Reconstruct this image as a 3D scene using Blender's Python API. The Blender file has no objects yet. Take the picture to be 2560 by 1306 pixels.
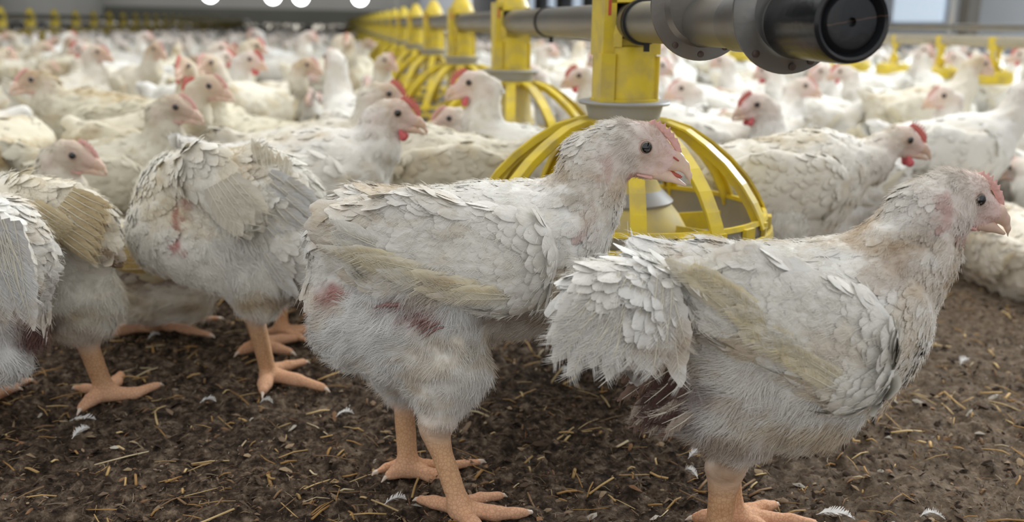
import bpy, math
import numpy as np
from mathutils import Matrix, Vector

rng = np.random.default_rng(11)
SC = bpy.context.scene
COL = SC.collection

# ------------------------------------------------------------------ camera
F, CX, CY = 2400.0, 1280.0, 653.0
PITCH, ROLL = math.radians(13.83), math.radians(0.9)
CAM = np.array([0.0, 0.0, 0.42])
_f = np.array([0, math.cos(PITCH), -math.sin(PITCH)])
_u0 = np.array([0, math.sin(PITCH), math.cos(PITCH)])
_r0 = np.array([1.0, 0, 0])
_r = _r0 * math.cos(ROLL) + _u0 * math.sin(ROLL)
_u = -_r0 * math.sin(ROLL) + _u0 * math.cos(ROLL)
cam = bpy.data.cameras.new('camera')
cam.sensor_width = 36.0
cam.lens = 36.0 * F / 2560.0
cam.clip_start, cam.clip_end = 0.02, 300
cam.dof.use_dof = True
cam.dof.focus_distance = 0.805
cam.dof.aperture_fstop = 5.2
camo = bpy.data.objects.new('camera', cam)
COL.objects.link(camo)
M = Matrix.Identity(4)
for i in range(3):
    M[i][0], M[i][1], M[i][2], M[i][3] = _r[i], _u[i], -_f[i], CAM[i]
camo.matrix_world = M
SC.camera = camo

# ------------------------------------------------------------------ light
SC.view_settings.view_transform = 'Standard'
SC.view_settings.look = 'None'
SC.view_settings.gamma = 1.0
SC.view_settings.exposure = 0.0
SC.cycles.use_denoising = True
SC.cycles.use_adaptive_sampling = True
SC.cycles.adaptive_threshold = 0.03
SC.cycles.max_bounces = 5
SC.cycles.diffuse_bounces = 3
SC.cycles.glossy_bounces = 2
SC.cycles.transparent_max_bounces = 6
SC.cycles.caustics_reflective = False
SC.cycles.caustics_refractive = False
try:
    SC.cycles_curves.shape = 'RIBBONS'
except Exception:
    pass
world = bpy.data.worlds.new('world')
SC.world = world
world.use_nodes = True
wbg = world.node_tree.nodes['Background']
wbg.inputs[0].default_value = (0.985, 0.99, 1.0, 1)
wbg.inputs[1].default_value = 0.90


def area(name, loc, target, sx, sy, power, color):
    l = bpy.data.lights.new(name, 'AREA')
    l.shape, l.size, l.size_y, l.energy, l.color = 'RECTANGLE', sx, sy, power, color
    o = bpy.data.objects.new(name, l)
    COL.objects.link(o)
    o.location = loc
    o.rotation_euler = (Vector(target) - Vector(loc)).to_track_quat('-Z', 'Y').to_euler()
    return o


area('ceiling_light_strip', (0.6, 2.6, 2.9), (0.25, 1.0, 0.1), 2.2, 1.2, 45, (1.0, 0.98, 0.94))
area('far_fill_light', (-6.0, 36, 3.1), (-7.5, 44, 0.3), 10, 8, 900, (1.0, 0.98, 0.93))  # added fill without a fixture, brightens the dark far end
area('side_window_daylight', (4.3, 4.2, 2.3), (1.5, 2.8, 0.2), 4.0, 1.4, 520, (0.84, 0.93, 1.0))

# ------------------------------------------------------------------ helpers: image to world


def ray(u, v):
    return _f + (u - CX) / F * _r - (v - CY) / F * _u


def W(u, v, y):
    d = ray(u, v)
    return CAM + d * (y / d[1])


def PX(u, v, y):
    d = ray(u, v)
    return (y / d[1]) / F


def G(u, v, z=0.0):
    d = ray(u, v)
    return CAM + d * ((z - CAM[2]) / d[2])


def project(P):
    q = P - CAM
    t = q @ _f
    return CX + F * (q @ _r) / t, CY - F * (q @ _u) / t


def unit(v):
    v = np.asarray(v, float)
    return v / (np.linalg.norm(v, axis=-1, keepdims=True) + 1e-12)


# ------------------------------------------------------------------ helpers: value noise in numpy
_perm = np.random.default_rng(3).random((64, 64, 64)).astype(np.float32)


def vnoise(P):
    P = np.asarray(P, np.float32)
    i = np.floor(P).astype(int)
    f = P - i
    f = f * f * (3 - 2 * f)
    i0, i1 = i & 63, (i + 1) & 63
    out = 0
    for a in (0, 1):
        for b in (0, 1):
            for c in (0, 1):
                w = (f[..., 0] if a else 1 - f[..., 0]) * (f[..., 1] if b else 1 - f[..., 1]) * (f[..., 2] if c else 1 - f[..., 2])
                out = out + w * _perm[(i1 if a else i0)[..., 0], (i1 if b else i0)[..., 1], (i1 if c else i0)[..., 2]]
    return out


def fbm(P, n=3):
    s, a, t = 0, 1.0, 0
    for k in range(n):
        s = s + a * vnoise(P * 2 ** k + 17.3 * k)
        t += a
        a *= 0.5
    return s / t


# ------------------------------------------------------------------ helpers: materials


def mat(name):
    m = bpy.data.materials.new(name)
    m.use_nodes = True
    nt = m.node_tree
    return m, nt, nt.nodes['Principled BSDF']


def simple(name, col, rough=0.5, metal=0.0, var=0.0, scale=40, bump=0.0, dust=None, dust_amt=0.5, dust_scale=12, spec=0.5):
    m, nt, b = mat(name)
    b.inputs['Roughness'].default_value = rough
    b.inputs['Metallic'].default_value = metal
    b.inputs['Specular IOR Level'].default_value = spec
    tc = nt.nodes.new('ShaderNodeTexCoord')
    n = nt.nodes.new('ShaderNodeTexNoise')
    n.inputs['Scale'].default_value = scale
    n.inputs['Detail'].default_value = 5
    nt.links.new(tc.outputs['Object'], n.inputs['Vector'])
    r = nt.nodes.new('ShaderNodeMixRGB')
    r.inputs[1].default_value = tuple(c * (1 - var) for c in col) + (1,)
    r.inputs[2].default_value = tuple(min(1, c * (1 + var)) for c in col) + (1,)
    nt.links.new(n.outputs['Fac'], r.inputs[0])
    out = r.outputs[0]
    if dust:
        n2 = nt.nodes.new('ShaderNodeTexNoise')
        n2.inputs['Scale'].default_value = dust_scale
        n2.inputs['Detail'].default_value = 6
        nt.links.new(tc.outputs['Object'], n2.inputs['Vector'])
        mr = nt.nodes.new('ShaderNodeMapRange')
        mr.inputs[1].default_value, mr.inputs[2].default_value = 0.42, 0.68
        mr.inputs[3].default_value, mr.inputs[4].default_value = 0, dust_amt
        nt.links.new(n2.outputs['Fac'], mr.inputs[0])
        r2 = nt.nodes.new('ShaderNodeMixRGB')
        nt.links.new(mr.outputs[0], r2.inputs[0])
        nt.links.new(out, r2.inputs[1])
        r2.inputs[2].default_value = tuple(dust) + (1,)
        out = r2.outputs[0]
    nt.links.new(out, b.inputs['Base Color'])
    if bump:
        bp = nt.nodes.new('ShaderNodeBump')
        bp.inputs['Strength'].default_value = bump
        bp.inputs['Distance'].default_value = 0.002
        nt.links.new(n.outputs['Fac'], bp.inputs['Height'])
        nt.links.new(bp.outputs[0], b.inputs['Normal'])
    return m


def plumage(name, stain, amount, bump=0.25, rough=0.85, seed=0.0, trans=0.0):
    """Attribute colour with brown-yellow stains of their own shape."""
    m, nt, b = mat(name)
    b.inputs['Roughness'].default_value = rough
    b.inputs['Specular IOR Level'].default_value = 0.15
    at = nt.nodes.new('ShaderNodeAttribute')
    at.attribute_name = 'Col'
    tc = nt.nodes.new('ShaderNodeTexCoord')
    mp = nt.nodes.new('ShaderNodeMapping')
    mp.inputs['Location'].default_value = (seed, seed * 1.7, 0)
    mp.inputs['Scale'].default_value = (0.8, 1, 1.3)
    nt.links.new(tc.outputs['Object'], mp.inputs[0])
    n = nt.nodes.new('ShaderNodeTexNoise')
    n.inputs['Scale'].default_value = 15
    n.inputs['Detail'].default_value = 6
    n.inputs['Roughness'].default_value = 0.65
    nt.links.new(mp.outputs[0], n.inputs['Vector'])
    mr = nt.nodes.new('ShaderNodeMapRange')
    mr.inputs[1].default_value, mr.inputs[2].default_value = 0.50, 0.72
    mr.inputs[3].default_value, mr.inputs[4].default_value = 0, amount
    nt.links.new(n.outputs['Fac'], mr.inputs[0])
    # red skin and legs keep their own colour: stain only where blue is close to red
    mx = nt.nodes.new('ShaderNodeMixRGB')
    mx.blend_type = 'MULTIPLY'
    nt.links.new(mr.outputs[0], mx.inputs[0])
    nt.links.new(at.outputs['Color'], mx.inputs[1])
    mx.inputs[2].default_value = tuple(stain) + (1,)
    hs = nt.nodes.new('ShaderNodeSeparateColor')
    hs.mode = 'HSV'
    nt.links.new(at.outputs['Color'], hs.inputs[0])
    sat = nt.nodes.new('ShaderNodeMapRange')
    sat.inputs[1].default_value, sat.inputs[2].default_value = .52, .62
    sat.inputs[3].default_value, sat.inputs[4].default_value = 0, .42
    nt.links.new(hs.outputs[1], sat.inputs[0])
    vo = nt.nodes.new('ShaderNodeTexVoronoi')
    vo.feature = 'DISTANCE_TO_EDGE'
    vo.inputs['Scale'].default_value = 300
    nt.links.new(tc.outputs['Object'], vo.inputs['Vector'])
    vr = nt.nodes.new('ShaderNodeMapRange')
    vr.inputs[1].default_value, vr.inputs[2].default_value = 0, .16
    nt.links.new(vo.outputs['Distance'], vr.inputs[0])
    vm = nt.nodes.new('ShaderNodeMixRGB')
    nt.links.new(vr.outputs[0], vm.inputs[0])
    vm.inputs[1].default_value = (.55, .42, .36, 1)
    vm.inputs[2].default_value = (1.08, 1.04, .98, 1)
    mm = nt.nodes.new('ShaderNodeMixRGB')
    mm.blend_type = 'MULTIPLY'
    nt.links.new(sat.outputs[0], mm.inputs[0])
    nt.links.new(mx.outputs[0], mm.inputs[1])
    nt.links.new(vm.outputs[0], mm.inputs[2])
    nt.links.new(mm.outputs[0], b.inputs['Base Color'])
    if bump:
        n3 = nt.nodes.new('ShaderNodeTexNoise')
        n3.inputs['Scale'].default_value = 120
        n3.inputs['Detail'].default_value = 3
        mp2 = nt.nodes.new('ShaderNodeMapping')
        mp2.inputs['Scale'].default_value = (0.35, 1, 1)
        nt.links.new(tc.outputs['Object'], mp2.inputs[0])
        nt.links.new(mp2.outputs[0], n3.inputs['Vector'])
        bp = nt.nodes.new('ShaderNodeBump')
        bp.inputs['Strength'].default_value = bump
        bp.inputs['Distance'].default_value = 0.003
        nt.links.new(n3.outputs['Fac'], bp.inputs['Height'])
        nt.links.new(bp.outputs[0], b.inputs['Normal'])
    return m


def attr_mat(name, rough=0.8, bump=0.0, scale=300):
    m, nt, b = mat(name)
    b.inputs['Roughness'].default_value = rough
    b.inputs['Specular IOR Level'].default_value = 0.2
    at = nt.nodes.new('ShaderNodeAttribute')
    at.attribute_name = 'Col'
    nt.links.new(at.outputs['Color'], b.inputs['Base Color'])
    return m


STAIN = (0.62, 0.47, 0.27)
M_CLEAN = plumage('plumage_clean', (0.86, 0.76, 0.60), 0.45)
M_CREAM = plumage('plumage_cream', (0.72, 0.60, 0.40), 0.80, seed=3.1)
M_DIRTY = plumage('plumage_dirty', STAIN, 1.0, seed=7.7)
M_HERO_A = plumage('plumage_soiled_streaks', (0.68, 0.54, 0.36), 0.80, seed=1.3, bump=0.5)
M_HERO_B = plumage('plumage_soiled_breast', (0.64, 0.48, 0.30), 0.85, seed=5.2, bump=0.5)
M_COMB = simple('comb_skin', (0.62, 0.16, 0.13), 0.55, var=0.25, scale=300, bump=0.4)
M_COMB_PALE = simple('comb_skin_pale', (0.76, 0.43, 0.38), 0.55, var=0.2, scale=300, bump=0.4)
M_WATTLE = simple('wattle_skin', (0.66, 0.13, 0.14), 0.5, var=0.2, scale=300, bump=0.4)
M_BEAK = simple('beak_horn', (0.76, 0.55, 0.43), 0.32, var=0.2, scale=90)
M_BEAKD = simple('beak_horn_dark', (0.55, 0.40, 0.28), 0.35, var=0.2, scale=90)
M_EYE = simple('eye_pupil', (0.006, 0.006, 0.007), 0.06, var=0.0, spec=0.8)
M_IRIS = simple('eye_iris', (0.17, 0.15, 0.12), 0.12, var=0.3, scale=400)
M_LID = simple('eyelid_skin', (0.62, 0.42, 0.34), 0.5, var=0.2, scale=400)
M_CLAW = simple('claw_horn', (0.75, 0.62, 0.5), 0.4, var=0.2, scale=90)
M_MOUTH = simple('mouth_lining', (0.45, 0.09, 0.06), 0.4, var=0.2, scale=200)

# ------------------------------------------------------------------ helpers: mesh


def set_props(o, label=None, category=None, group=None, kind=None):
    if label: o['label'] = label
    if category: o['category'] = category
    if group: o['group'] = group
    if kind: o['kind'] = kind
    return o


def empty(name, loc=(0, 0, 0)):
    o = bpy.data.objects.new(name, None)
    COL.objects.link(o)
    o.location = loc
    o.empty_display_size = 0.02
    return o


def mesh_data(name, V, Fc, mats, smooth=True, col=None, mi=None, normals=None):
    """V (n,3), Fc (m,4) or (m,3) numpy or list of lists"""
    me = bpy.data.meshes.new(name)
    if isinstance(Fc, np.ndarray):
        nf, k = Fc.shape
        me.vertices.add(len(V))
        me.vertices.foreach_set('co', np.asarray(V, np.float32).ravel())
        me.loops.add(nf * k)
        me.loops.foreach_set('vertex_index', Fc.astype(np.int32).ravel())
        me.polygons.add(nf)
        me.polygons.foreach_set('loop_start', np.arange(nf, dtype=np.int32) * k)
        me.update(calc_edges=True)
    else:
        me.from_pydata([tuple(v) for v in V], [], Fc)
        me.update()
    for m in (mats if isinstance(mats, (list, tuple)) else [mats]):
        me.materials.append(m)
    n = len(me.polygons)
    if smooth:
        me.polygons.foreach_set('use_smooth', np.ones(n, bool))
    if mi is not None:
        me.polygons.foreach_set('material_index', np.asarray(mi, np.int32))
    if col is not None:
        a = me.attributes.new('Col', 'FLOAT_COLOR', 'POINT')
        c = np.ones((len(V), 4), np.float32)
        c[:, :3] = col
        a.data.foreach_set('color', c.ravel())
    if normals is not None:
        me.normals_split_custom_set_from_vertices(np.asarray(normals, np.float32))
    return me


def link(name, data, parent=None, matrix=None):
    o = bpy.data.objects.new(name, data)
    COL.objects.link(o)
    if parent is not None:
        o.parent = parent
    if matrix is not None:
        o.matrix_local = matrix
    return o


class MB:
    """mesh bag: collects verts and faces for one part"""

    def __init__(s):
        s.v, s.f, s.n, s.m = [], [], 0, []

    def add(s, V, Fc, m=0):
        s.v.append(np.asarray(V, float))
        for f in Fc:
            s.f.append([int(i) + s.n for i in f])
            s.m.append(m)
        s.n += len(V)

    def box(s, c, h, R=None, m=0):
        V = np.array([[x, y, z] for x in (-1, 1) for y in (-1, 1) for z in (-1, 1)], float) * h
        if R is not None:
            V = V @ np.asarray(R).T
        s.add(V + c, [(0, 1, 3, 2), (4, 6, 7, 5), (0, 4, 5, 1), (2, 3, 7, 6), (0, 2, 6, 4), (1, 5, 7, 3)], m)

    def lathe(s, prof, n=32, c=(0, 0, 0), R=None, a0=0, a1=2 * math.pi, m=0, caps=False):
        full = abs(a1 - a0 - 2 * math.pi) < 1e-6
        k = n if full else n + 1
        th = a0 + (a1 - a0) * np.arange(k) / n
        V = np.array([[r * math.cos(t), r * math.sin(t), z] for (r, z) in prof for t in th])
        if R is not None:
            V = V @ np.asarray(R).T
        Fc = []
        for i in range(len(prof) - 1):
            for j in range(n):
                j2 = (j + 1) % k
                Fc.append((i * k + j, i * k + j2, (i + 1) * k + j2, (i + 1) * k + j))
        if caps:
            Fc.append(list(range(k))[::-1])
            Fc.append([(len(prof) - 1) * k + j for j in range(k)])
        s.add(V + np.asarray(c, float), Fc, m)

    def tube(s, pts, rad, n=8, m=0, caps=True):
        pts = np.asarray(pts, float)
        rad = np.broadcast_to(np.asarray(rad, float), (len(pts),))
        V = []
        prev = None
        for i, p in enumerate(pts):
            t = unit(pts[min(i + 1, len(pts) - 1)] - pts[max(i - 1, 0)])
            ref = np.array([0, 0, 1.0]) if abs(t[2]) < 0.9 else np.array([1.0, 0, 0])
            a = unit(np.cross(t, ref)) if prev is None else unit(prev - t * (prev @ t))
            prev = a
            b = np.cross(t, a)
            for j in range(n):
                th = 2 * math.pi * j / n
                V.append(p + rad[i] * (math.cos(th) * a + math.sin(th) * b))
        Fc = []
        for i in range(len(pts) - 1):
            for j in range(n):
                j2 = (j + 1) % n
                Fc.append((i * n + j, i * n + j2, (i + 1) * n + j2, (i + 1) * n + j))
        if caps:
            Fc.append(list(range(n))[::-1])
            Fc.append([(len(pts) - 1) * n + j for j in range(n)])
        s.add(V, Fc, m)

    def sweep(s, pts, sect, side=None, m=0):
        """sweep section [(a,b)] with a along `side`(constant) and b along the path normal"""
        pts = np.asarray(pts, float)
        n = len(sect)
        V = []
        for i, p in enumerate(pts):
            t = unit(pts[min(i + 1, len(pts) - 1)] - pts[max(i - 1, 0)])
            sd = unit(np.asarray(side, float))
            nn = unit(np.cross(t, sd))
            for (a, b) in sect:
                V.append(p + a * sd + b * nn)
        Fc = []
        for i in range(len(pts) - 1):
            for j in range(n):
                j2 = (j + 1) % n
                Fc.append((i * n + j, i * n + j2, (i + 1) * n + j2, (i + 1) * n + j))
        Fc.append(list(range(n))[::-1])
        Fc.append([(len(pts) - 1) * n + j for j in range(n)])
        s.add(V, Fc, m)

    def data(s, name, mats, smooth=False, bevel=0):
        me = mesh_data(name, np.concatenate(s.v), s.f, mats, smooth=smooth, mi=s.m)
        if smooth:
            try:
                me.set_sharp_from_angle(angle=math.radians(38))
            except Exception:
                pass
        return me

    def build(s, name, mats, parent=None, smooth=False):
        return link(name, s.data(name, mats, smooth), parent)


# ------------------------------------------------------------------ implicit surfaces (one continuous body)
TAGS = {  # colour, hair length, feather card length (0 = none)
    'back': ((0.89, 0.875, 0.82), 0.007, 0.019),
    'breast': ((0.90, 0.885, 0.84), 0.009, 0.015),
    'belly': ((0.84, 0.82, 0.77), 0.015, 0.0),
    'thigh': ((0.88, 0.875, 0.85), 0.015, 0.0),
    'shin': ((0.86, 0.84, 0.79), 0.008, 0.0),
    'tail': ((0.90, 0.885, 0.84), 0.011, 0.026),
    'vent': ((0.30, 0.20, 0.165), 0.016, 0.0),
    'neck': ((0.80, 0.77, 0.71), 0.010, 0.013),
    'throat': ((0.87, 0.85, 0.81), 0.007, 0.010),
    'head': ((0.70, 0.65, 0.57), 0.006, 0.0),
    'cheek': ((0.80, 0.71, 0.66), 0.0060, 0.0),
    'face': ((0.82, 0.61, 0.57), 0.0023, 0.0),
    'leg': ((0.72, 0.44, 0.25), 0.0, 0.0),
    'toe': ((0.74, 0.44, 0.28), 0.0, 0.0),
    'bare': ((0.62, 0.30, 0.26), 0.0, 0.0),
}


class Body:
    def __init__(s):
        s.p = []

    def cap(s, a, b, ra, rb, tag, flat=1.0, k=0.012, flow=(-1, 0, 0)):
        s.p.append((np.asarray(a, float), np.asarray(b, float), ra, rb, tag, flat, k, unit(flow)))

    @staticmethod
    def dist(P, pr):
        a, b, ra, rb, tag, flat, k, fl = pr
        c = (a[1] + b[1]) / 2
        S = np.array([1, 1 / flat, 1.0])
        o = np.array([0, c, 0])
        q, A, B = (P - o) * S, (a - o) * S, (b - o) * S
        ab = B - A
        L = ab @ ab + 1e-12
        t = np.clip(((q - A) @ ab) / L, 0, 1)
        d = np.linalg.norm(q - A - t[..., None] * ab, axis=-1) - (ra + t * (rb - ra))
        return d

    def bounds(s):
        lo = np.min([np.minimum(p[0] - p[2], p[1] - p[3]) for p in s.p], 0) - 0.008
        hi = np.max([np.maximum(p[0] + p[2], p[1] + p[3]) for p in s.p], 0) + 0.008
        return lo, hi

    def mesh(s, res, fine=None, fres=None):
        """fine: list of (lo, hi) boxes where grid lines run at fres"""
        lo, hi = s.bounds()
        axes = []
        for ax in range(3):
            x, g = lo[ax], []
            while x < hi[ax] + res:
                g.append(x)
                st = res
                if fine:
                    for (l, h) in fine:
                        if l[ax] - res <= x <= h[ax]:
                            st = fres
                x += st
            axes.append(np.array(g))
        X, Y, Z = axes
        D = np.full((len(X), len(Y), len(Z)), 0.05, np.float32)
        for pr in s.p:
            m = 0.03
            l = np.minimum(pr[0] - pr[2], pr[1] - pr[3]) - m
            h = np.maximum(pr[0] + pr[2], pr[1] + pr[3]) + m
            ix = [slice(max(0, np.searchsorted(A, l[i])), np.searchsorted(A, h[i]) + 1) for i, A in enumerate(axes)]
            gx, gy, gz = X[ix[0]], Y[ix[1]], Z[ix[2]]
            P = np.stack(np.meshgrid(gx, gy, gz, indexing='ij'), -1)
            d = s.dist(P, pr).astype(np.float32)
            o = D[ix[0], ix[1], ix[2]]
            k = pr[6]
            hh = np.clip(0.5 + 0.5 * (o - d) / k, 0, 1)
            D[ix[0], ix[1], ix[2]] = o * (1 - hh) + d * hh - k * hh * (1 - hh)
        return surface_nets(D, X, Y, Z)

    def attrs(s, V, temp=0.0045):
        ds = np.stack([s.dist(V, p) for p in s.p], -1)
        w = np.exp(-(ds - ds.min(-1, keepdims=True)) / temp)
        w /= w.sum(-1, keepdims=True)
        col = w @ np.array([TAGS[p[4]][0] for p in s.p])
        hair = w @ np.array([TAGS[p[4]][1] for p in s.p])
        card = w @ np.array([TAGS[p[4]][2] for p in s.p])
        flow = w @ np.array([p[7] for p in s.p])
        bald = w @ np.array([1.0 if TAGS[p[4]][1] == 0 else 0.0 for p in s.p])
        return col, hair, card, unit(flow), bald


def surface_nets(D, X, Y, Z):
    ins = D < 0
    c = [ins[i:ins.shape[0] - 1 + i, j:ins.shape[1] - 1 + j, k:ins.shape[2] - 1 + k] for i in (0, 1) for j in (0, 1) for k in (0, 1)]
    cnt = sum(x.astype(np.int8) for x in c)
    act = (cnt > 0) & (cnt < 8)
    ci, cj, ck = np.nonzero(act)
    n = len(ci)
    idx = np.full(act.shape, -1, np.int64)
    idx[ci, cj, ck] = np.arange(n)
    acc = np.zeros((n, 3))
    num = np.zeros(n)
    corners = [(i, j, k) for i in (0, 1) for j in (0, 1) for k in (0, 1)]
    for a in corners:
        for ax in range(3):
            if a[ax]:
                continue
            b = list(a)
            b[ax] = 1
            da = D[ci + a[0], cj + a[1], ck + a[2]]
            db = D[ci + b[0], cj + b[1], ck + b[2]]
            m = (da < 0) != (db < 0)
            t = np.where(m, da / (da - db + 1e-20), 0)
            pa = np.stack([X[ci + a[0]], Y[cj + a[1]], Z[ck + a[2]]], -1)
            pb = np.stack([X[ci + b[0]], Y[cj + b[1]], Z[ck + b[2]]], -1)
            acc += np.where(m[:, None], pa + (pb - pa) * t[:, None], 0)
            num += m
    V = acc / num[:, None]
    quads = []
    for ax in range(3):
        o1, o2 = [(1, 2), (2, 0), (0, 1)][ax]
        a = ins[tuple(slice(0, -1) if q == ax else slice(None) for q in range(3))]
        b = ins[tuple(slice(1, None) if q == ax else slice(None) for q in range(3))]
        e = a != b
        I = list(np.nonzero(e))
        ok = (I[o1] > 0) & (I[o2] > 0) & (I[o1] < D.shape[o1] - 1) & (I[o2] < D.shape[o2] - 1)
        I = [q[ok] for q in I]

        def at(d1, d2):
            J = [q.copy() for q in I]
            J[o1] -= d1
            J[o2] -= d2
            return idx[J[0], J[1], J[2]]
        q = np.stack([at(1, 1), at(0, 1), at(0, 0), at(1, 0)], -1)
        fl = a[tuple(I)]
        q[~fl] = q[~fl][:, ::-1]
        quads.append(q)
    Q = np.concatenate(quads)
    # light relax
    nb = np.zeros_like(V)
    nc = np.zeros(len(V))
    for k in range(4):
        np.add.at(nb, Q[:, k], V[Q[:, (k + 1) % 4]] + V[Q[:, (k + 3) % 4]])
        np.add.at(nc, Q[:, k], 2)
    V = 0.5 * V + 0.5 * nb / nc[:, None]
    return V, Q


def vnormals(V, Q):
    n = np.cross(V[Q[:, 2]] - V[Q[:, 0]], V[Q[:, 3]] - V[Q[:, 1]])
    N = np.zeros_like(V)
    for k in range(4):
        np.add.at(N, Q[:, k], n)
    return unit(N)


def sample_surface(V, Q, weight, n):
    """n random points on quads, probability area*weight"""
    a = np.linalg.norm(np.cross(V[Q[:, 2]] - V[Q[:, 0]], V[Q[:, 3]] - V[Q[:, 1]]), axis=1) * 0.5
    w = a * weight[Q].mean(1)
    w = w / w.sum()
    qi = rng.choice(len(Q), n, p=w)
    u, v = rng.random(n), rng.random(n)
    W4 = np.stack([(1 - u) * (1 - v), u * (1 - v), u * v, (1 - u) * v], -1)
    return Q[qi], W4


# ------------------------------------------------------------------ feathers


def cards(P, N, Dn, L, Wd, col, lift, shade=True, droop=0.0, rows=6, normals_from=None, cup=0.25, jag=.14):
    """feather blades: P base, N surface normal, Dn direction, L length, Wd half width"""
    n = len(P)
    S = unit(np.cross(N, Dn))
    prof = np.array([0.5, 0.85, 1.0, 0.96, 0.74, 0.16])[:rows]
    if rows > 6:
        prof = np.interp(np.linspace(0, 1, rows), np.linspace(0, 1, 6), np.array([.55, .85, 1, .97, .8, .12]))
    ts = np.linspace(0, 1, rows)
    cols = np.array([-1, 0, 1.0])
    V = np.zeros((n, rows, 3, 3), np.float32)
    NN = np.zeros_like(V)
    C = np.zeros_like(V)
    for r, t in enumerate(ts):
        h = (lift * t - 0.55 * lift * t * t)
        base = P + Dn * (L * t)[:, None] + N * (L * h)[:, None]
        base = base + np.array([0, 0, -1.0]) * (droop * L * t * t)[:, None]
        for c, cc in enumerate(cols):
            w = Wd * prof[r] * (1 + jag * (rng.random(n) - .5) * (2.0 if cc else 0))
            V[:, r, c] = base + S * (cc * w)[:, None] - N * (abs(cc) * w * cup)[:, None]
            NN[:, r, c] = unit(N + S * (0.30 * cc) + Dn * (0.30 - .25 * t))
            C[:, r, c] = col * (1.0 - 0.06 * abs(cc)) * (0.97 + 0.04 * t)
    Fi = []
    for r in range(rows - 1):
        for c in range(2):
            Fi.append([r * 3 + c, (r + 1) * 3 + c, (r + 1) * 3 + c + 1, r * 3 + c + 1])
    Fi = np.array(Fi)
    Q = (np.arange(n)[:, None, None] * (rows * 3) + Fi[None]).reshape(-1, 4)
    return V.reshape(-1, 3), Q, C.reshape(-1, 3), NN.reshape(-1, 3)


def hair_object(name, P, Dn, N, L, col, mat_, parent, rad=0.00016, pts=4, curl=0.5, lift=0.35):
    """P roots, Dn tangential direction, N normal"""
    n = len(P)
    hc = bpy.data.hair_curves.new(name)
    hc.add_curves([pts] * n)
    t = np.linspace(0, 1, pts)[None, :, None]
    j = unit(rng.normal(size=(n, 3)))
    start = unit(Dn + N * lift * (0.4 + 1.0 * rng.random((n, 1))) + j * 0.18)
    end = unit(Dn + N * 0.05 + j * curl)
    Pt = P[:, None] + L[:, None, None] * (start[:, None] * t + (end - start)[:, None] * t * t * 0.6)
    hc.attributes['position'].data.foreach_set('vector', Pt.astype(np.float32).ravel())
    ra = hc.attributes.get('radius') or hc.attributes.new('radius', 'FLOAT', 'POINT')
    rr = rad * (1 - 0.75 * np.linspace(0, 1, pts) ** 2)[None, :] * (0.7 + 0.6 * rng.random((n, 1)))
    ra.data.foreach_set('value', rr.astype(np.float32).ravel())
    ca = hc.attributes.new('Col', 'FLOAT_COLOR', 'CURVE')
    c = np.ones((n, 4), np.float32)
    c[:, :3] = np.clip(col, 0, 1)
    ca.data.foreach_set('color', c.ravel())
    hc.materials.append(mat_)
    o = link(name, hc, parent)
    return o


# ------------------------------------------------------------------ head pieces in a head frame (x forward, z up)


def small_sdf(prims, res, name, mats, flat=1.0):
    b = Body()
    for p in prims:
        a, c, ra, rc = p[:4]
        b.cap(a, c, ra, rc, 'face', flat, p[4] if len(p) > 4 else 0.003)
    V, Q = b.mesh(res)
    return mesh_data(name, V, Q, mats)


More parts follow.
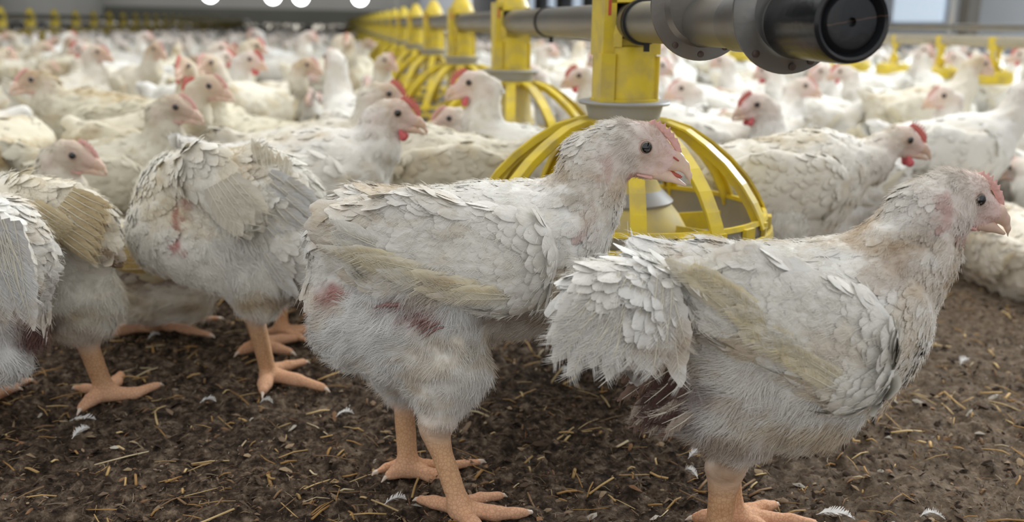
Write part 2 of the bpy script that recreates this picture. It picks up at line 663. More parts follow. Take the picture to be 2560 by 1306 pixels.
def head_parts():
    H = {}
    # upper beak, hooked
    up = [((.028, 0, -.011), (.040, 0, -.0115), .0092, .0084), ((.040, 0, -.0115), (.0475, 0, -.0160), .0080, .0048),
          ((.0475, 0, -.0160), (.0526, 0, -.0238), .0048, .0022), ((.0526, 0, -.0238), (.0540, 0, -.0310), .0022, .0006)]
    H['upper'] = small_sdf(up, 0.0009, 'upper_beak', M_BEAK, 0.72)
    lo = [((.024, 0, -.021), (.036, 0, -.0225), .0060, .0050), ((.036, 0, -.0225), (.050, 0, -.0285), .0050, .0016)]
    H['lower'] = small_sdf(lo, 0.0009, 'lower_beak', M_BEAK, 0.9)
    lo2 = [((.020, 0, -.0205), (.034, 0, -.0245), .0066, .0048), ((.034, 0, -.0245), (.0498, 0, -.0325), .0046, .0012)]
    H['lower_open'] = small_sdf(lo2, 0.0009, 'lower_beak', M_BEAK, 0.9)
    H['mouth'] = small_sdf([((.022, 0, -.0180), (.0455, 0, -.0250), .0052, .0016)], 0.0009, 'mouth', M_MOUTH, 0.8)
    H['nostril'] = small_sdf([((.0385, -.0078, -.0075), (.0425, -.0066, -.0105), .0009, .0008),
                              ((.0385, .0078, -.0075), (.0425, .0066, -.0105), .0009, .0008)], 0.0005, 'nostril', M_MOUTH)
    # combs: ridge with teeth
    def comb(h, m, name, nt=7):
        pr = []
        pts = [(.0195, .0205), (.0265, .0170), (.0335, .0110), (.0395, .0035), (.0435, -.0035)]
        for a, b_ in zip(pts[:-1], pts[1:]):
            pr.append(((a[0], 0, a[1]), (b_[0], 0, b_[1]), .0026, .0023))
        for i in range(nt):
            t = (i + 0.4) / nt * 4
            k = min(int(t), 3)
            fr = t - k
            x = pts[k][0] + (pts[k + 1][0] - pts[k][0]) * fr
            z = pts[k][1] + (pts[k + 1][1] - pts[k][1]) * fr
            s_ = h * (0.75 + 0.5 * math.sin(math.pi * (i + 0.5) / nt))
            pr.append(((x, 0, z), (x - .001 + s_ * .5, 0, z + s_), .0026, .0009, .0015))
        return small_sdf(pr, 0.0008, name, m, 0.5)
    H['comb'] = comb(.0046, M_COMB_PALE, 'comb', 7)
    H['comb_big'] = comb(.0085, M_COMB, 'comb', 8)
    w = [((.016, -.012, -.024), (.026, -.009, -.027), .0035, .0045), ((.016, .012, -.024), (.026, .009, -.027), .0035, .0045)]
    for s_, nm in ((-1, 'wr'), (1, 'wl')):
        H[nm] = small_sdf([((.008, .0105 * s_, -.0222), (.020, .0066 * s_, -.0252), .0010, .0017)], 0.0007, 'wattle', M_COMB_PALE)
        H[nm + '_big'] = small_sdf([((.018, .009 * s_, -.026), (.021, .0085 * s_, -.0325), .0038, .0062)], 0.0009, 'wattle', M_WATTLE, 0.7)
    # eyes: eyeball, iris ring and lid
    for s_, nm in ((-1, 'er'), (1, 'el')):
        mb = MB()
        c = np.array([.0140, .0140 * s_, .0015])
        ax = unit([0.28, s_, 0.05])
        e1 = unit(np.cross(ax, [0, 0, 1.0]))
        e2 = np.cross(ax, e1)
        R = np.stack([e1, e2, ax], 1)
        r = .0056
        th = np.linspace(0, math.pi * .5, 10)
        mb.lathe([(r * math.sin(t) + 1e-6, r * math.cos(t)) for t in th[:6]][::-1], 20, c, R, m=0)
        mb.lathe([(r * math.sin(t), r * math.cos(t)) for t in th[5:9]][::-1], 20, c, R, m=1)
        # lid torus
        a = np.linspace(0, 2 * math.pi, 9)[:-1]
        prof = [(.0055 + .0008 * math.cos(q), .0012 + .0008 * math.sin(q)) for q in np.append(a, a[0])]
        mb.lathe(prof, 24, c, R, m=2)
        H[nm] = mb.data('eye', [M_EYE, M_IRIS, M_LID], smooth=True)
    return H


HP = head_parts()


def head_frame(pos, yaw, pitch, s, roll=0.0):
    R = Matrix.Rotation(yaw, 4, 'Z') @ Matrix.Rotation(-pitch, 4, 'Y') @ Matrix.Rotation(roll, 4, 'X')
    return Matrix.Translation(Vector(pos)) @ R @ Matrix.Diagonal((s, s, s, 1))


def head_prims(b, HM):
    """skull and face into the body SDF"""
    def T(p): return np.array(HM @ Vector(p))
    s = HM.to_scale()[0]
    R = HM.to_3x3()
    back = np.array(R @ Vector((-1, 0, -.25)))
    dn = np.array(R @ Vector((-.8, 0, -.6)))
    b.cap(T((-.002, 0, .001)), T((.010, 0, .003)), .0205 * s, .0170 * s, 'head', 0.86, .006, back)
    b.cap(T((.013, 0, .003)), T((.034, 0, -.0095)), .0168 * s, .0098 * s, 'face', 0.80, .006, back)
    b.cap(T((-.004, 0, -.012)), T((.016, 0, -.018)), .0150 * s, .0080 * s, 'cheek', 0.85, .006, dn)
    b.cap(T((.016, 0, -.019)), T((.028, 0, -.021)), .0075 * s, .0060 * s, 'face', 0.85, .004, dn)
    for y in (-1, 1):  # ear tufts
        b.cap(T((-.007, .0150 * y, -.004)), T((-.012, .0150 * y, -.012)), .0048 * s, .0035 * s, 'cheek', 1, .003, dn)
        b.cap(T((-.0165, .0130 * y, -.009)), T((-.0165, .0125 * y, -.017)), .0035 * s, .003 * s, 'bare', 1, .003, dn)


def add_head(root, HM, big=False, mouth=False, combmat=None):
    link('upper_beak', HP['upper'], root, HM)
    link('lower_beak', HP['lower_open' if mouth else 'lower'], root, HM)
    if mouth:
        link('mouth', HP['mouth'], root, HM)
    link('comb', HP['comb_big' if big else 'comb'], root, HM)
    for k in ('wr', 'wl'):
        link('wattle', HP[k + ('_big' if big else '')], root, HM)
    for k in ('er', 'el'):
        link('eye', HP[k], root, HM)


# ------------------------------------------------------------------ legs


def leg(b, hock, ankle, yaw, L=.05, r=.0095, claws=None, back=True, spread=0.62, tag='leg'):
    """scaly shank from hock to ankle and toes flat on the ground"""
    hock, ankle = np.asarray(hock, float), np.asarray(ankle, float)
    b.cap(hock, hock + (ankle - hock) * .12, r * 1.35, r * 1.05, tag, 1, .008, (0, 0, -1))
    b.cap(hock, ankle, r * 1.05, r * .92, tag, 1, .006, (0, 0, -1))
    b.cap(ankle, ankle + np.array([0, 0, -.004]), r * 1.15, r * 1.1, 'toe', 1, .006, (0, 0, -1))
    fw = np.array([math.cos(yaw), math.sin(yaw), 0])
    for i, (da, ll) in enumerate(((0, 1.15), (spread, .92), (-spread, .88), (math.pi * .93, .5))):
        if i == 3 and not back:
            continue
        d = np.array([math.cos(yaw + da), math.sin(yaw + da), 0])
        base = np.array([ankle[0], ankle[1], .0])
        p0 = ankle + np.array([0, 0, -.002])
        p1 = base + d * L * ll * .38 + np.array([0, 0, .0085])
        p2 = base + d * L * ll * .72 + np.array([0, 0, .0070])
        p3 = base + d * L * ll + np.array([0, 0, .0048])
        b.cap(p0, p1, r * .75, r * .68, 'toe', 1, .005, d)
        b.cap(p1, p2, r * .70, r * .58, 'toe', 1, .003, d)
        b.cap(p2, p3, r * .62, r * .40, 'toe', 1, .003, d)
        if claws is not None:
            claws.append((p3, p3 + d * .008 + np.array([0, 0, -.0035])))


def claw_parts(root, claws):
    for a, c in claws:
        mb = MB()
        m = (a + c) / 2 + np.array([0, 0, .0012])
        mb.tube([a - (c - a) * .4, a, m, c], [.0020, .0030, .0020, .0004], 8)
        mb.build('claw', M_CLAW, root, smooth=True)


# ------------------------------------------------------------------ finishing a bird


def finish(root, b, origin, mat_, res=.0032, fine=None, fres=None, paint=None, tint=(1, 1, 1), n_cards=900, n_hair=0,
           hair_rad=.00016, card_scale=1.0, name='body', weight_fn=None, hair_len=1.0, near_only=False):
    """mesh + feather cards + down for the prims of b (coordinates are local to root)"""
    V, Q = b.mesh(res, fine, fres)
    N = vnormals(V, Q)
    col, hair, card, flow, bald = b.attrs(V)
    bald = np.clip(bald, 0, 1)
    lum = np.asarray(tint)[None]
    col = col * (bald[:, None] + (1 - bald[:, None]) * lum)
    amount = np.zeros(len(V))
    if paint is not None:
        col, amount = paint(V, N, col)
    # uneven surface, like lumps of feathers
    bump = (fbm(V * 70 + 5, 3) - .5) * .0075 * (1 - bald) * np.clip(hair / .006, 0, 1)
    sc = (vnoise(V * np.array([420, 420, 900.])) - .5) * .0006 * bald
    V = V + N * (bump + sc)[:, None]
    me = mesh_data(name, V, Q, mat_, col=col)
    body = link(name, me, root)
    vis = np.ones(len(V))
    if near_only:
        vis = np.where(N[:, 1] < 0.35, 1.0, 0.15)
    if n_cards:
        wgt = (card > .008) * (1 - bald) * vis / np.maximum(card, .008) ** 1.3
        wgt = np.where(amount > .6, 0, wgt)
        q, w4 = sample_surface(V, Q, wgt, n_cards)
        ip = lambda A: (A[q] * w4[..., None]).sum(1) if A.ndim > 1 else (A[q] * w4).sum(1)
        P, Nn, D_, C, L = ip(V), unit(ip(N)), ip(flow), ip(col), ip(card)
        D_ = D_ + rng.normal(size=D_.shape) * .20
        D_ = unit(D_ - Nn * (D_ * Nn).sum(-1, keepdims=True))
        L = L * (.75 + .5 * rng.random(len(L))) * card_scale
        C = C * (.94 + .10 * rng.random((len(L), 1)))
        cv, cq, cc, cn = cards(P - Nn * .0010, Nn, D_, L, L * .30, C, .13 + .12 * rng.random(len(L)), cup=.18)
        me = mesh_data('feathers', cv, cq, mat_, col=cc, normals=cn)
        fo = link('feathers', me, body)
        fo['kind'] = 'stuff'
        if n_hair:  # barbs fraying out of every blade
            nb = max(4, int(n_hair * .22 / max(1, n_cards)))
            rp = np.repeat(np.arange(len(P)), nb)
            tt = .35 + .6 * rng.random(len(rp))
            sg = np.where(rng.random(len(rp)) < .5, -1, 1)
            S = unit(np.cross(Nn, D_))
            B = P[rp] + D_[rp] * (L[rp] * tt)[:, None] + Nn[rp] * (L[rp] * (.26 * tt - .14 * tt * tt))[:, None] + Nn[rp] * .0004
            dd = unit(D_[rp] + S[rp] * (sg * .55)[:, None] * (1.1 - tt)[:, None] * 2)
            Lb = L[rp] * (.20 + .12 * rng.random(len(rp)))
            B = B + S[rp] * (sg * L[rp] * .17 * np.sqrt(np.clip(1.05 - tt, 0, 1)))[:, None]
            ho = hair_object('feather_barbs', B, dd, Nn[rp], Lb, C[rp] * 1.10, mat_, body, hair_rad * .8, 3, .12, .10)
            ho['kind'] = 'stuff'
    if n_hair:
        wgt = (hair > .002) * (1 - bald) ** 2 * vis * (.25 + (card < .008) * 1.0)
        wgt = np.where(amount > .6, wgt * .25, wgt)
        q, w4 = sample_surface(V, Q, wgt, n_hair)
        ip = lambda A: (A[q] * w4[..., None]).sum(1) if A.ndim > 1 else (A[q] * w4).sum(1)
        P, Nn, D_, C, L = ip(V), unit(ip(N)), ip(flow), ip(col), ip(hair)
        # tufts: neighbouring strands share a swirl
        sw = np.stack([vnoise(P * 75), vnoise(P * 75 + 31), vnoise(P * 75 + 67)], -1) - .5
        D_ = D_ + sw * 2.0
        D_ = unit(D_ - Nn * (D_ * Nn).sum(-1, keepdims=True))
        L = L * (.6 + .8 * rng.random(len(L))) * hair_len
        C = C * (1.0 + .16 * rng.random((len(L), 1)))
        ho = hair_object('down', P - Nn * .0008, D_, Nn, L, C, mat_, body, hair_rad)
        ho['kind'] = 'stuff'
    return body


def wing_part(root, prims, mat_, tint, quills, lat, res=.003, n_cards=380, col=(0.89, 0.87, 0.81), barbs=0, name='wing', paint=None, clen=.020):
    """folded wing: covert blades over a shaped wing body and long flight feathers along the lower edge.
    quills: list of (base, tip, halfwidth)"""
    b = Body()
    for p in prims:
        b.cap(*p)
    V, Q = b.mesh(res)
    N = vnormals(V, Q)
    _, hair, card, flow, _b = b.attrs(V, .010)
    C0 = np.asarray(col)[None] * np.asarray(tint)[None] * np.ones((len(V), 1))
    am = None
    if paint is not None:
        C0, am = paint(V, N, C0)
    V = V + N * ((fbm(V * 60 + 9, 3) - .5) * .006)[:, None]
    me = mesh_data(name, V, Q, mat_, col=C0)
    wo = link(name, me, root)
    wgt = np.where(N[:, 1] * lat > -.2, 1.0, 0.03)
    q, w4 = sample_surface(V, Q, wgt, n_cards)
    ip = lambda A: (A[q] * w4[..., None]).sum(1)
    P, Nn, D_, C = ip(V), unit(ip(N)), ip(flow), ip(C0)
    D_ = D_ + rng.normal(size=D_.shape) * .14
    D_ = unit(D_ - Nn * (D_ * Nn).sum(-1, keepdims=True))
    L = clen * (.75 + .5 * rng.random(n_cards))
    C = C * (.94 + .10 * rng.random((n_cards, 1)))
    cv, cq, cc, cn = cards(P - Nn * .001, Nn, D_, L, L * .33, C, .18 + .12 * rng.random(n_cards), cup=.22)
    fo = link('covert_feathers', mesh_data('covert_feathers', cv, cq, mat_, col=cc, normals=cn), wo)
    fo['kind'] = 'stuff'
    if barbs:
        rp = np.repeat(np.arange(len(P)), barbs)
        tt = .35 + .6 * rng.random(len(rp))
        sg = np.where(rng.random(len(rp)) < .5, -1, 1)
        S = unit(np.cross(Nn, D_))
        B = P[rp] + D_[rp] * (L[rp] * tt)[:, None] + Nn[rp] * (L[rp] * (.26 * tt - .14 * tt * tt) + .0004)[:, None]
        dd = unit(D_[rp] + S[rp] * (sg * .8)[:, None] * (1.1 - tt)[:, None] * 2)
        B = B + S[rp] * (sg * L[rp] * .17 * np.sqrt(np.clip(1.05 - tt, 0, 1)))[:, None]
        ho = hair_object('covert_barbs', B, dd, Nn[rp], L[rp] * (.20 + .12 * rng.random(len(rp))), C[rp] * 1.10, mat_, wo, .00013, 3, .12, .10)
        ho['kind'] = 'stuff'
    if quills:
        qb = np.array([k[0] for k in quills])
        qt = np.array([k[1] for k in quills])
        hw = np.array([k[2] for k in quills])
        D_ = unit(qt - qb)
        Nn = np.tile(np.array([0, lat, -.25]), (len(quills), 1))
        Nn = unit(Nn - D_ * (Nn * D_).sum(-1, keepdims=True))
        L = np.linalg.norm(qt - qb, axis=1)
        C = np.array([k[3] if len(k) > 3 else (0.82, 0.77, 0.63) for k in quills]) * np.asarray(tint)
        cv, cq, cc, cn = cards(qb, Nn, D_, L, hw, C, np.full(len(quills), .05), cup=.20, rows=14, jag=.22)
        fo = link('flight_feathers', mesh_data('flight_feathers', cv, cq, mat_, col=cc, normals=cn), wo)
        fo['kind'] = 'stuff'
        mb = MB()
        for i in range(len(quills)):
            p0, p1 = qb[i] + Nn[i] * .0008, qb[i] + D_[i] * L[i] * .9 + Nn[i] * (.0012 + L[i] * .027)
            mb.tube([p0, (p0 + p1) / 2 + Nn[i] * .0012, p1], [.00045, .0004, .00015], 5)
        mb.build('quills', M_QUILL, wo, smooth=True)['kind'] = 'stuff'
        if barbs:
            nb = 90
            rp = np.repeat(np.arange(len(quills)), nb)
            tt = .12 + .86 * rng.random(len(rp))
            sg = np.where(rng.random(len(rp)) < .5, -1, 1)
            S = unit(np.cross(Nn, D_))
            B = qb[rp] + D_[rp] * (L[rp] * tt)[:, None] + Nn[rp] * (L[rp] * (.06 * tt - .033 * tt * tt) + .0008)[:, None]
            dd = unit(D_[rp] * 1.0 + S[rp] * (sg * .8)[:, None])
            ho = hair_object('flight_barbs', B, dd, Nn[rp], hw[rp] * (1.1 + .5 * rng.random(len(rp))), C[rp] * (.95 + .1 * rng.random((len(rp), 1))), mat_, wo, .00013, 3, .08, .04)
            ho['kind'] = 'stuff'
    return wo


M_QUILL = simple('quill', (0.86, 0.82, 0.68), 0.35, var=0.1)


class Hero:
    """bird authored over the photograph: every point is put at its own distance in the place"""

    def __init__(s, name, base_uv, d):
        s.d = d
        g = W(base_uv[0], base_uv[1], d)
        s.o = np.array([g[0], d, 0.0])
        s.root = empty(name, s.o)
        s.b = Body()
        s.claws = []

    def P(s, u, v, dy=0.0):
        return W(u, v, s.d + dy) - s.o

    def R(s, u, v, r, dy=0.0):
        return r * PX(u, v, s.d + dy)

    def cap(s, a, c, tag, flat=.85, k=.012, flow=(-1, -.2)):
        a = tuple(a) + (0.0,) * (4 - len(a))
        c = tuple(c) + (0.0,) * (4 - len(c))
        s.b.cap(s.P(a[0], a[1], a[3]), s.P(c[0], c[1], c[3]), s.R(a[0], a[1], a[2], a[3]), s.R(c[0], c[1], c[2], c[3]), tag, flat, k,
                (flow[0], flow[2] if len(flow) > 2 else 0, flow[1]))

    def gcap(s, a, c, tag='toe', k=.004):
        """a, c = (u, v, r_px): points lying on the litter"""
        pa, pc = G(a[0], a[1]), G(c[0], c[1])
        ra, rc = a[2] * PX(a[0], a[1], pa[1]), c[2] * PX(c[0], c[1], pc[1])
        A, C = G(a[0], a[1], ra), G(c[0], c[1], rc)
        s.b.cap(A - s.o, C - s.o, ra, rc, tag, 1, k, C - A)
        return A - s.o, C - s.o, rc

    def toe(s, pts, claw=True):
        for a, c in zip(pts[:-1], pts[1:]):
            A, C, rc = s.gcap(a, c)
        if claw:
            d = unit(C - A)
            s.claws.append((C, C + d * rc * 1.9 + np.array([0, 0, -rc * .6])))

    def wprim(s, a, c, flat, k, flow, tag='back'):
        return (s.P(a[0], a[1], a[3]), s.P(c[0], c[1], c[3]), s.R(a[0], a[1], a[2], a[3]), s.R(c[0], c[1], c[2], c[3]), tag, flat, k, (flow[0], 0, flow[1]))

    def painter(s, blobs):
        """blobs: (u, v, ru, rv, colour, strength, bare) stains and bare patches at their place on the near side"""
        def f(V, N, col):
            u, v = project(V + s.o)
            nz = fbm(V * 90 + 3, 3) - .5
            bare = np.zeros(len(V))
            for (bu, bv, ru, rv, c, st, br) in blobs:
                q = ((u - bu) / ru) ** 2 + ((v - bv) / rv) ** 2 + nz * 1.6
                m = np.clip(1.25 - q, 0, 1) * st
                m = m * (N[:, 1] < .4)
                col = col * (1 - m[:, None]) + np.asarray(c)[None] * m[:, None]
                if br:
                    bare = np.maximum(bare, m)
            return col, bare
        return f


def fan(H, lst, tint=None):
    return [(H.P(*a), H.P(*c), w, (col if col is not None else (.82, .77, .63))) for a, c, w, col in lst]


RED = (0.45, 0.17, 0.15)
DKR = (0.17, 0.085, 0.075)
BRN = (0.30, 0.19, 0.11)
TAN = (0.62, 0.48, 0.29)
GRY = (0.50, 0.45, 0.38)
WHT = (0.86, 0.85, 0.82)

QUALITY = 1.0


def hero_A():
    H = Hero('broiler_chicken', (1120, 1200), .82)
    c = H.cap
    # trunk
    c((960, 620, 145), (1290, 630, 172), 'back', .80, .02, (-1, -.35))
    c((1290, 630, 165), (1395, 590, 118), 'breast', .82, .02, (-.9, -.45))
    c((1120, 720, 130), (1340, 690, 140), 'belly', .80, .02, (-.8, -.5))
    c((920, 560, 88), (850, 585, 55), 'tail', .8, .015, (-1, -.15))
    c((880, 650, 85), (850, 700, 70), 'tail', .8, .015, (-.6, -.8))
    # neck
    c((1380, 570, 108), (1470, 490, 84), 'throat', .8, .02, (-.55, -.8))
    c((1455, 500, 80), (1490, 410, 74), 'neck', .82, .015, (-.45, -.9))
    c((1490, 410, 74), (1540, 365, 66), 'neck', .85, .012, (-.75, -.65))
    # thighs and fluff
    c((980, 800, 150, -.02), (900, 810, 110, -.015), 'thigh', .75, .025, (-.8, -.5))
    c((1060, 790, 165, -.030), (1110, 920, 105, -.038), 'thigh', .55, .02, (-.45, -.9))
    c((1110, 920, 100, -.038), (1095, 1040, 50, -.045), 'shin', .9, .015, (-.15, -1))
    c((1000, 860, 120, .025), (1020, 960, 60, .035), 'thigh', .6, .02, (-.3, -1))
    # near leg
    hk = H.P(1085, 1075, -.045)
    an = G(1150, 1268, .012) - H.o
    H.b.cap(hk, hk + (an - hk) * .15, .0125, .0098, 'leg', 1, .008, (0, 0, -1))
    H.b.cap(hk, an, .0100, .0090, 'leg', 1, .006, (0, 0, -1))
    H.b.cap(an, an - np.array([0, 0, .002]), .0105, .0105, 'toe', 1, .006, (0, 0, -1))
    H.toe([(1150, 1272, 24), (1235, 1284, 19), (1290, 1284, 14), (1318, 1282, 11)])
    H.toe([(1145, 1270, 24), (1180, 1310, 20), (1225, 1345, 14)])
    H.toe([(1150, 1262, 20), (1200, 1248, 15), (1250, 1240, 11)])
    H.toe([(1130, 1266, 20), (1085, 1256, 16), (1050, 1250, 12)])
    # far leg
    hk2 = H.P(1010, 1010, .035)
    an2 = G(1020, 1165, .010) - H.o
    H.b.cap(hk2, an2, .0100, .0092, 'leg', 1, .008, (0, 0, -1))
    H.b.cap(an2, an2 - np.array([0, 0, .001]), .011, .011, 'toe', 1, .006, (0, 0, -1))
    H.toe([(1025, 1170, 20), (1080, 1190, 17), (1130, 1200, 13)])
    H.toe([(1030, 1165, 20), (1120, 1166, 14), (1200, 1155, 9)])
    H.toe([(1010, 1165, 20), (990, 1180, 16), (972, 1190, 12)])
    H.toe([(1000, 1160, 16), (965, 1170, 10), (940, 1182, 7)])
    HM = head_frame(H.P(1570, 368, .0), math.radians(-4), math.radians(1), 1.0)
    head_prims(H.b, HM)
    hp = H.P(1590, 390)
    fine = [(hp - np.array([.052, .03, .04]), hp + np.array([.045, .03, .035]))]
    blobs = [(840, 735, 34, 34, RED, .85, 1), (1060, 785, 60, 26, (.50, .30, .27), .75, 1), (1000, 745, 80, 20, DKR, .45, 0),
             (1470, 577, 26, 9, RED, .5, 0), (1482, 545, 7, 45, (.62, .42, .37), .4, 0), (1440, 470, 20, 50, GRY, .5, 0), (1475, 480, 10, 50, BRN, .25, 0), (1505, 490, 8, 40, GRY, .5, 0),
             (1522, 420, 10, 40, (.62, .40, .36), .5, 0), (1400, 440, 60, 16, GRY, .4, 0), (1290, 790, 150, 18, BRN, .6, 0), (780, 800, 30, 50, (.55, .50, .45), .5, 0),
             (1000, 480, 120, 14, TAN, .6, 0), (1400, 700, 70, 60, TAN, .5, 0), (1350, 800, 80, 40, GRY, .4, 0),
             (1590, 440, 26, 10, RED, .7, 1), (1100, 1085, 30, 22, BRN, .4, 0)]
    finish(H.root, H.b, H.o, M_HERO_A, .0030, fine, .0013, H.painter(blobs), n_cards=int(3000 * QUALITY), n_hair=int(64000 * QUALITY), near_only=True)
    add_head(H.root, HM, False, True)
    link('nostrils', HP['nostril'], H.root, HM)
    claw_parts(H.root, H.claws)
    # dark pin feathers showing under the wing
    pm = simple('pin_feather', (.30, .17, .155), .6, var=.3)
    mb = MB()
    for i in range(18):
        t = i / 17
        j = rng.random(2)
        u_, v_ = 985 + 125 * t, 752 + 62 * t * t + 6 * j[0]
        mb.tube([H.P(u_, v_, -.0585), H.P(u_ - 22, v_ + 5, -.0625), H.P(u_ - 52 - 10 * j[1], v_ + 14 + 20 * t, -.0605)], [.0013, .0017, .0003], 6)
    mb.build('pin_feathers', pm, H.root, True)['kind'] = 'stuff'
    # near wing
    wp = [H.wprim((1270, 640, 125, -.050), (1050, 610, 112, -.050), .24, .02, (-1, -.25)),
          H.wprim((1050, 600, 110, -.050), (880, 570, 60, -.042), .28, .02, (-1, -.10)),
          H.wprim((1280, 690, 90, -.053), (960, 680, 50, -.055), .25, .02, (-1, .12))]
    Q = []
    for i in range(40):
        t = i / 39
        j = rng.random(5)
        bu, bv = 1345 - 330 * t, 775 - 80 * t - 38 * j[4]
        ln = 170 + 70 * j[0]
        Q.append(((bu, bv, -.056 - .002 * j[1]), (bu - ln, bv - 10 - 60 * t * ln / 200 + 26 * (j[2] - .3), -.066 - .002 * j[3]), .0060 + .0022 * j[2], (.90, .875 - .06 * j[1], .80 - .20 * j[1])))
    for i in range(12):
        t = i / 11
        j = rng.random(3)
        Q.append(((1010 - 30 * t, 690 - 70 * t, -.056), (835 - 15 * t + 20 * j[0], 660 - 110 * t, -.062 - .003 * j[1]), .0066, (.90, .88, .82)))
    wb = [(1000, 690, 150, 22, TAN, .45, 0), (1150, 740, 140, 16, TAN, .5, 0), (900, 540, 70, 10, TAN, .4, 0), (1060, 520, 90, 8, GRY, .35, 0), (1180, 560, 60, 8, TAN, .35, 0), (880, 640, 60, 60, TAN, .4, 0), (1230, 720, 60, 50, WHT, .4, 0)]
    wing_part(H.root, wp, M_HERO_A, (1, 1, 1), fan(H, Q), -1, n_cards=800, barbs=6, clen=.024, paint=H.painter(wb))
    wp2 = [H.wprim((1270, 640, 120, .050), (1050, 610, 108, .050), .24, .02, (-1, -.25)),
           H.wprim((1050, 600, 106, .050), (880, 570, 55, .044), .28, .02, (-1, -.10))]
    wing_part(H.root, wp2, M_HERO_A, (1, 1, 1), None, 1, n_cards=260)
    set_props(H.root, 'sharp white broiler chicken walking with open beak before the nearest feeder pan', 'chicken')
    return H


def hero_B():
    H = Hero('broiler_chicken', (1850, 1280), .72)
    c = H.cap
    c((1850, 800, 195), (2080, 815, 212), 'back', .80, .02, (-1, .05))
    c((2080, 815, 205), (2130, 780, 170), 'breast', .85, .02, (-.75, -.6))
    c((1840, 900, 205), (1990, 930, 190), 'belly', .80, .02, (-.85, -.5))
    c((1760, 700, 90), (1650, 660, 55), 'tail', .8, .02, (-1, .1))
    c((1725, 945, 100), (1680, 985, 58), 'vent', .8, .02, (-.9, -.3))
    c((1790, 990, 120, -.01), (1850, 1050, 80, -.02), 'thigh', .8, .02, (-.9, -.4))
    # tail fan swung towards the lens
    c((1690, 760, 80, -.02), (1590, 770, 112, -.035), 'tail', .7, .02, (-.62, -.8))
    c((1590, 770, 112, -.035), (1500, 760, 85, -.035), 'tail', .7, .02, (-.7, -.7))
    c((1600, 810, 90, -.035), (1620, 870, 55, -.035), 'tail', .6, .02, (-.45, -.9))
    # neck
    c((2170, 740, 150), (2275, 620, 112), 'breast', .8, .02, (-.6, -.75))
    c((2270, 630, 104), (2320, 540, 88), 'neck', .82, .015, (-.4, -.9))
    c((2320, 540, 88), (2365, 500, 72), 'neck', .85, .012, (-.75, -.6))
    # legs
    hk = H.P(1812, 1180, -.022)
    an = G(1800, 1350, .014) - H.o
    an = np.array([hk[0] - .002, hk[1], .014])
    H.cap((1830, 1090, 85, -.02), (1815, 1160, 46, -.022), 'shin', .9, .015, (-.2, -1))
    leg(H.b, hk, an, 0.0, .062, .0108, H.claws)
    hk2 = hk + np.array([.012, .055, 0])
    H.b.cap(H.P(1850, 1050, .03), hk2, .026, .014, 'shin', 1, .015, (0, 0, -1))
    leg(H.b, hk2, np.array([hk2[0] + .01, hk2[1], .014]), 0.0, .062, .0108, H.claws)
    HM = head_frame(H.P(2384, 494, .0), math.radians(4), math.radians(-3), .90)
    head_prims(H.b, HM)
    hp = H.P(2405, 508)
    fine = [(hp - np.array([.045, .03, .035]), hp + np.array([.04, .03, .03]))]
    blobs = [(1680, 1000, 130, 90, DKR, .85, 0), (1600, 1060, 90, 40, BRN, .8, 0), (1640, 920, 60, 60, DKR, .8, 0), (1730, 800, 30, 40, RED, .6, 0), (2250, 660, 60, 70, (.50, .40, .30), .65, 0),
             (2290, 800, 24, 120, TAN, .4, 0), (2230, 980, 90, 40, TAN, .5, 0), (2050, 1080, 260, 34, TAN, .6, 0), (1800, 1110, 160, 40, BRN, .6, 0),
             (2200, 850, 26, 90, TAN, .5, 0), (2330, 560, 40, 50, GRY, .4, 0), (2440, 580, 60, 16, RED, .55, 1), (2365, 530, 16, 45, RED, .5, 1),
             (1815, 1180, 45, 30, BRN, .6, 0), (1520, 930, 110, 40, BRN, .5, 0), (1620, 930, 60, 26, BRN, .8, 0)]
    finish(H.root, H.b, H.o, M_HERO_B, .0030, fine, .0013, H.painter(blobs), n_cards=int(3000 * QUALITY), n_hair=int(60000 * QUALITY), near_only=True)
    add_head(H.root, HM, False, False)
    claw_parts(H.root, H.claws)
    wp = [H.wprim((2130, 840, 110, -.052), (1900, 760, 125, -.052), .22, .02, (-.95, .2)),
          H.wprim((2150, 920, 80, -.052), (1960, 830, 90, -.056), .25, .02, (-.9, .35)),
          H.wprim((2130, 960, 75, -.050), (1760, 730, 40, -.050), .3, .02, (-.9, .5))]
    Q = []
    for i in range(44):
        t = i / 43
        j = rng.random(5)
        bu, bv = 2150 - 300 * t + 30 * j[4], 1030 - 215 * t - 50 * j[4]
        ln = 1.0 + .5 * j[0]
        Q.append(((bu, bv, -.055 - .002 * j[1]), (bu - 140 * ln, bv - (85 + 40 * t) * ln + 34 * (j[2] - .3), -.065 - .002 * j[3]), .0056 + .0022 * j[2], (.90, .86 - .06 * j[1], .76 - .22 * j[1])))
    wb = [(1900, 900, 130, 30, TAN, .6, 0), (2030, 1000, 120, 40, TAN, .6, 0), (1930, 960, 30, 24, BRN, .7, 0), (2150, 890, 80, 60, (.72, .62, .48), .5, 0)]
    wing_part(H.root, wp, M_HERO_B, (1, 1, 1), fan(H, Q), -1, n_cards=800, barbs=6, clen=.024, paint=H.painter(wb))
    # tail fan blades
    Q = []
    for i in range(64):
        a = rng.random()
        r_ = rng.random()
        u0, v0 = 1470 + 210 * a, 680 + 130 * r_
        du, dv = -95 + 95 * a + 30 * rng.normal(), 80 + 70 * rng.random() + 30 * a
        Q.append(((u0, v0, -.060 - .003 * rng.random()), (u0 + du, v0 + dv, -.064 - .003 * r_), .0065 + .002 * rng.random(), (.87, .85, .80)))
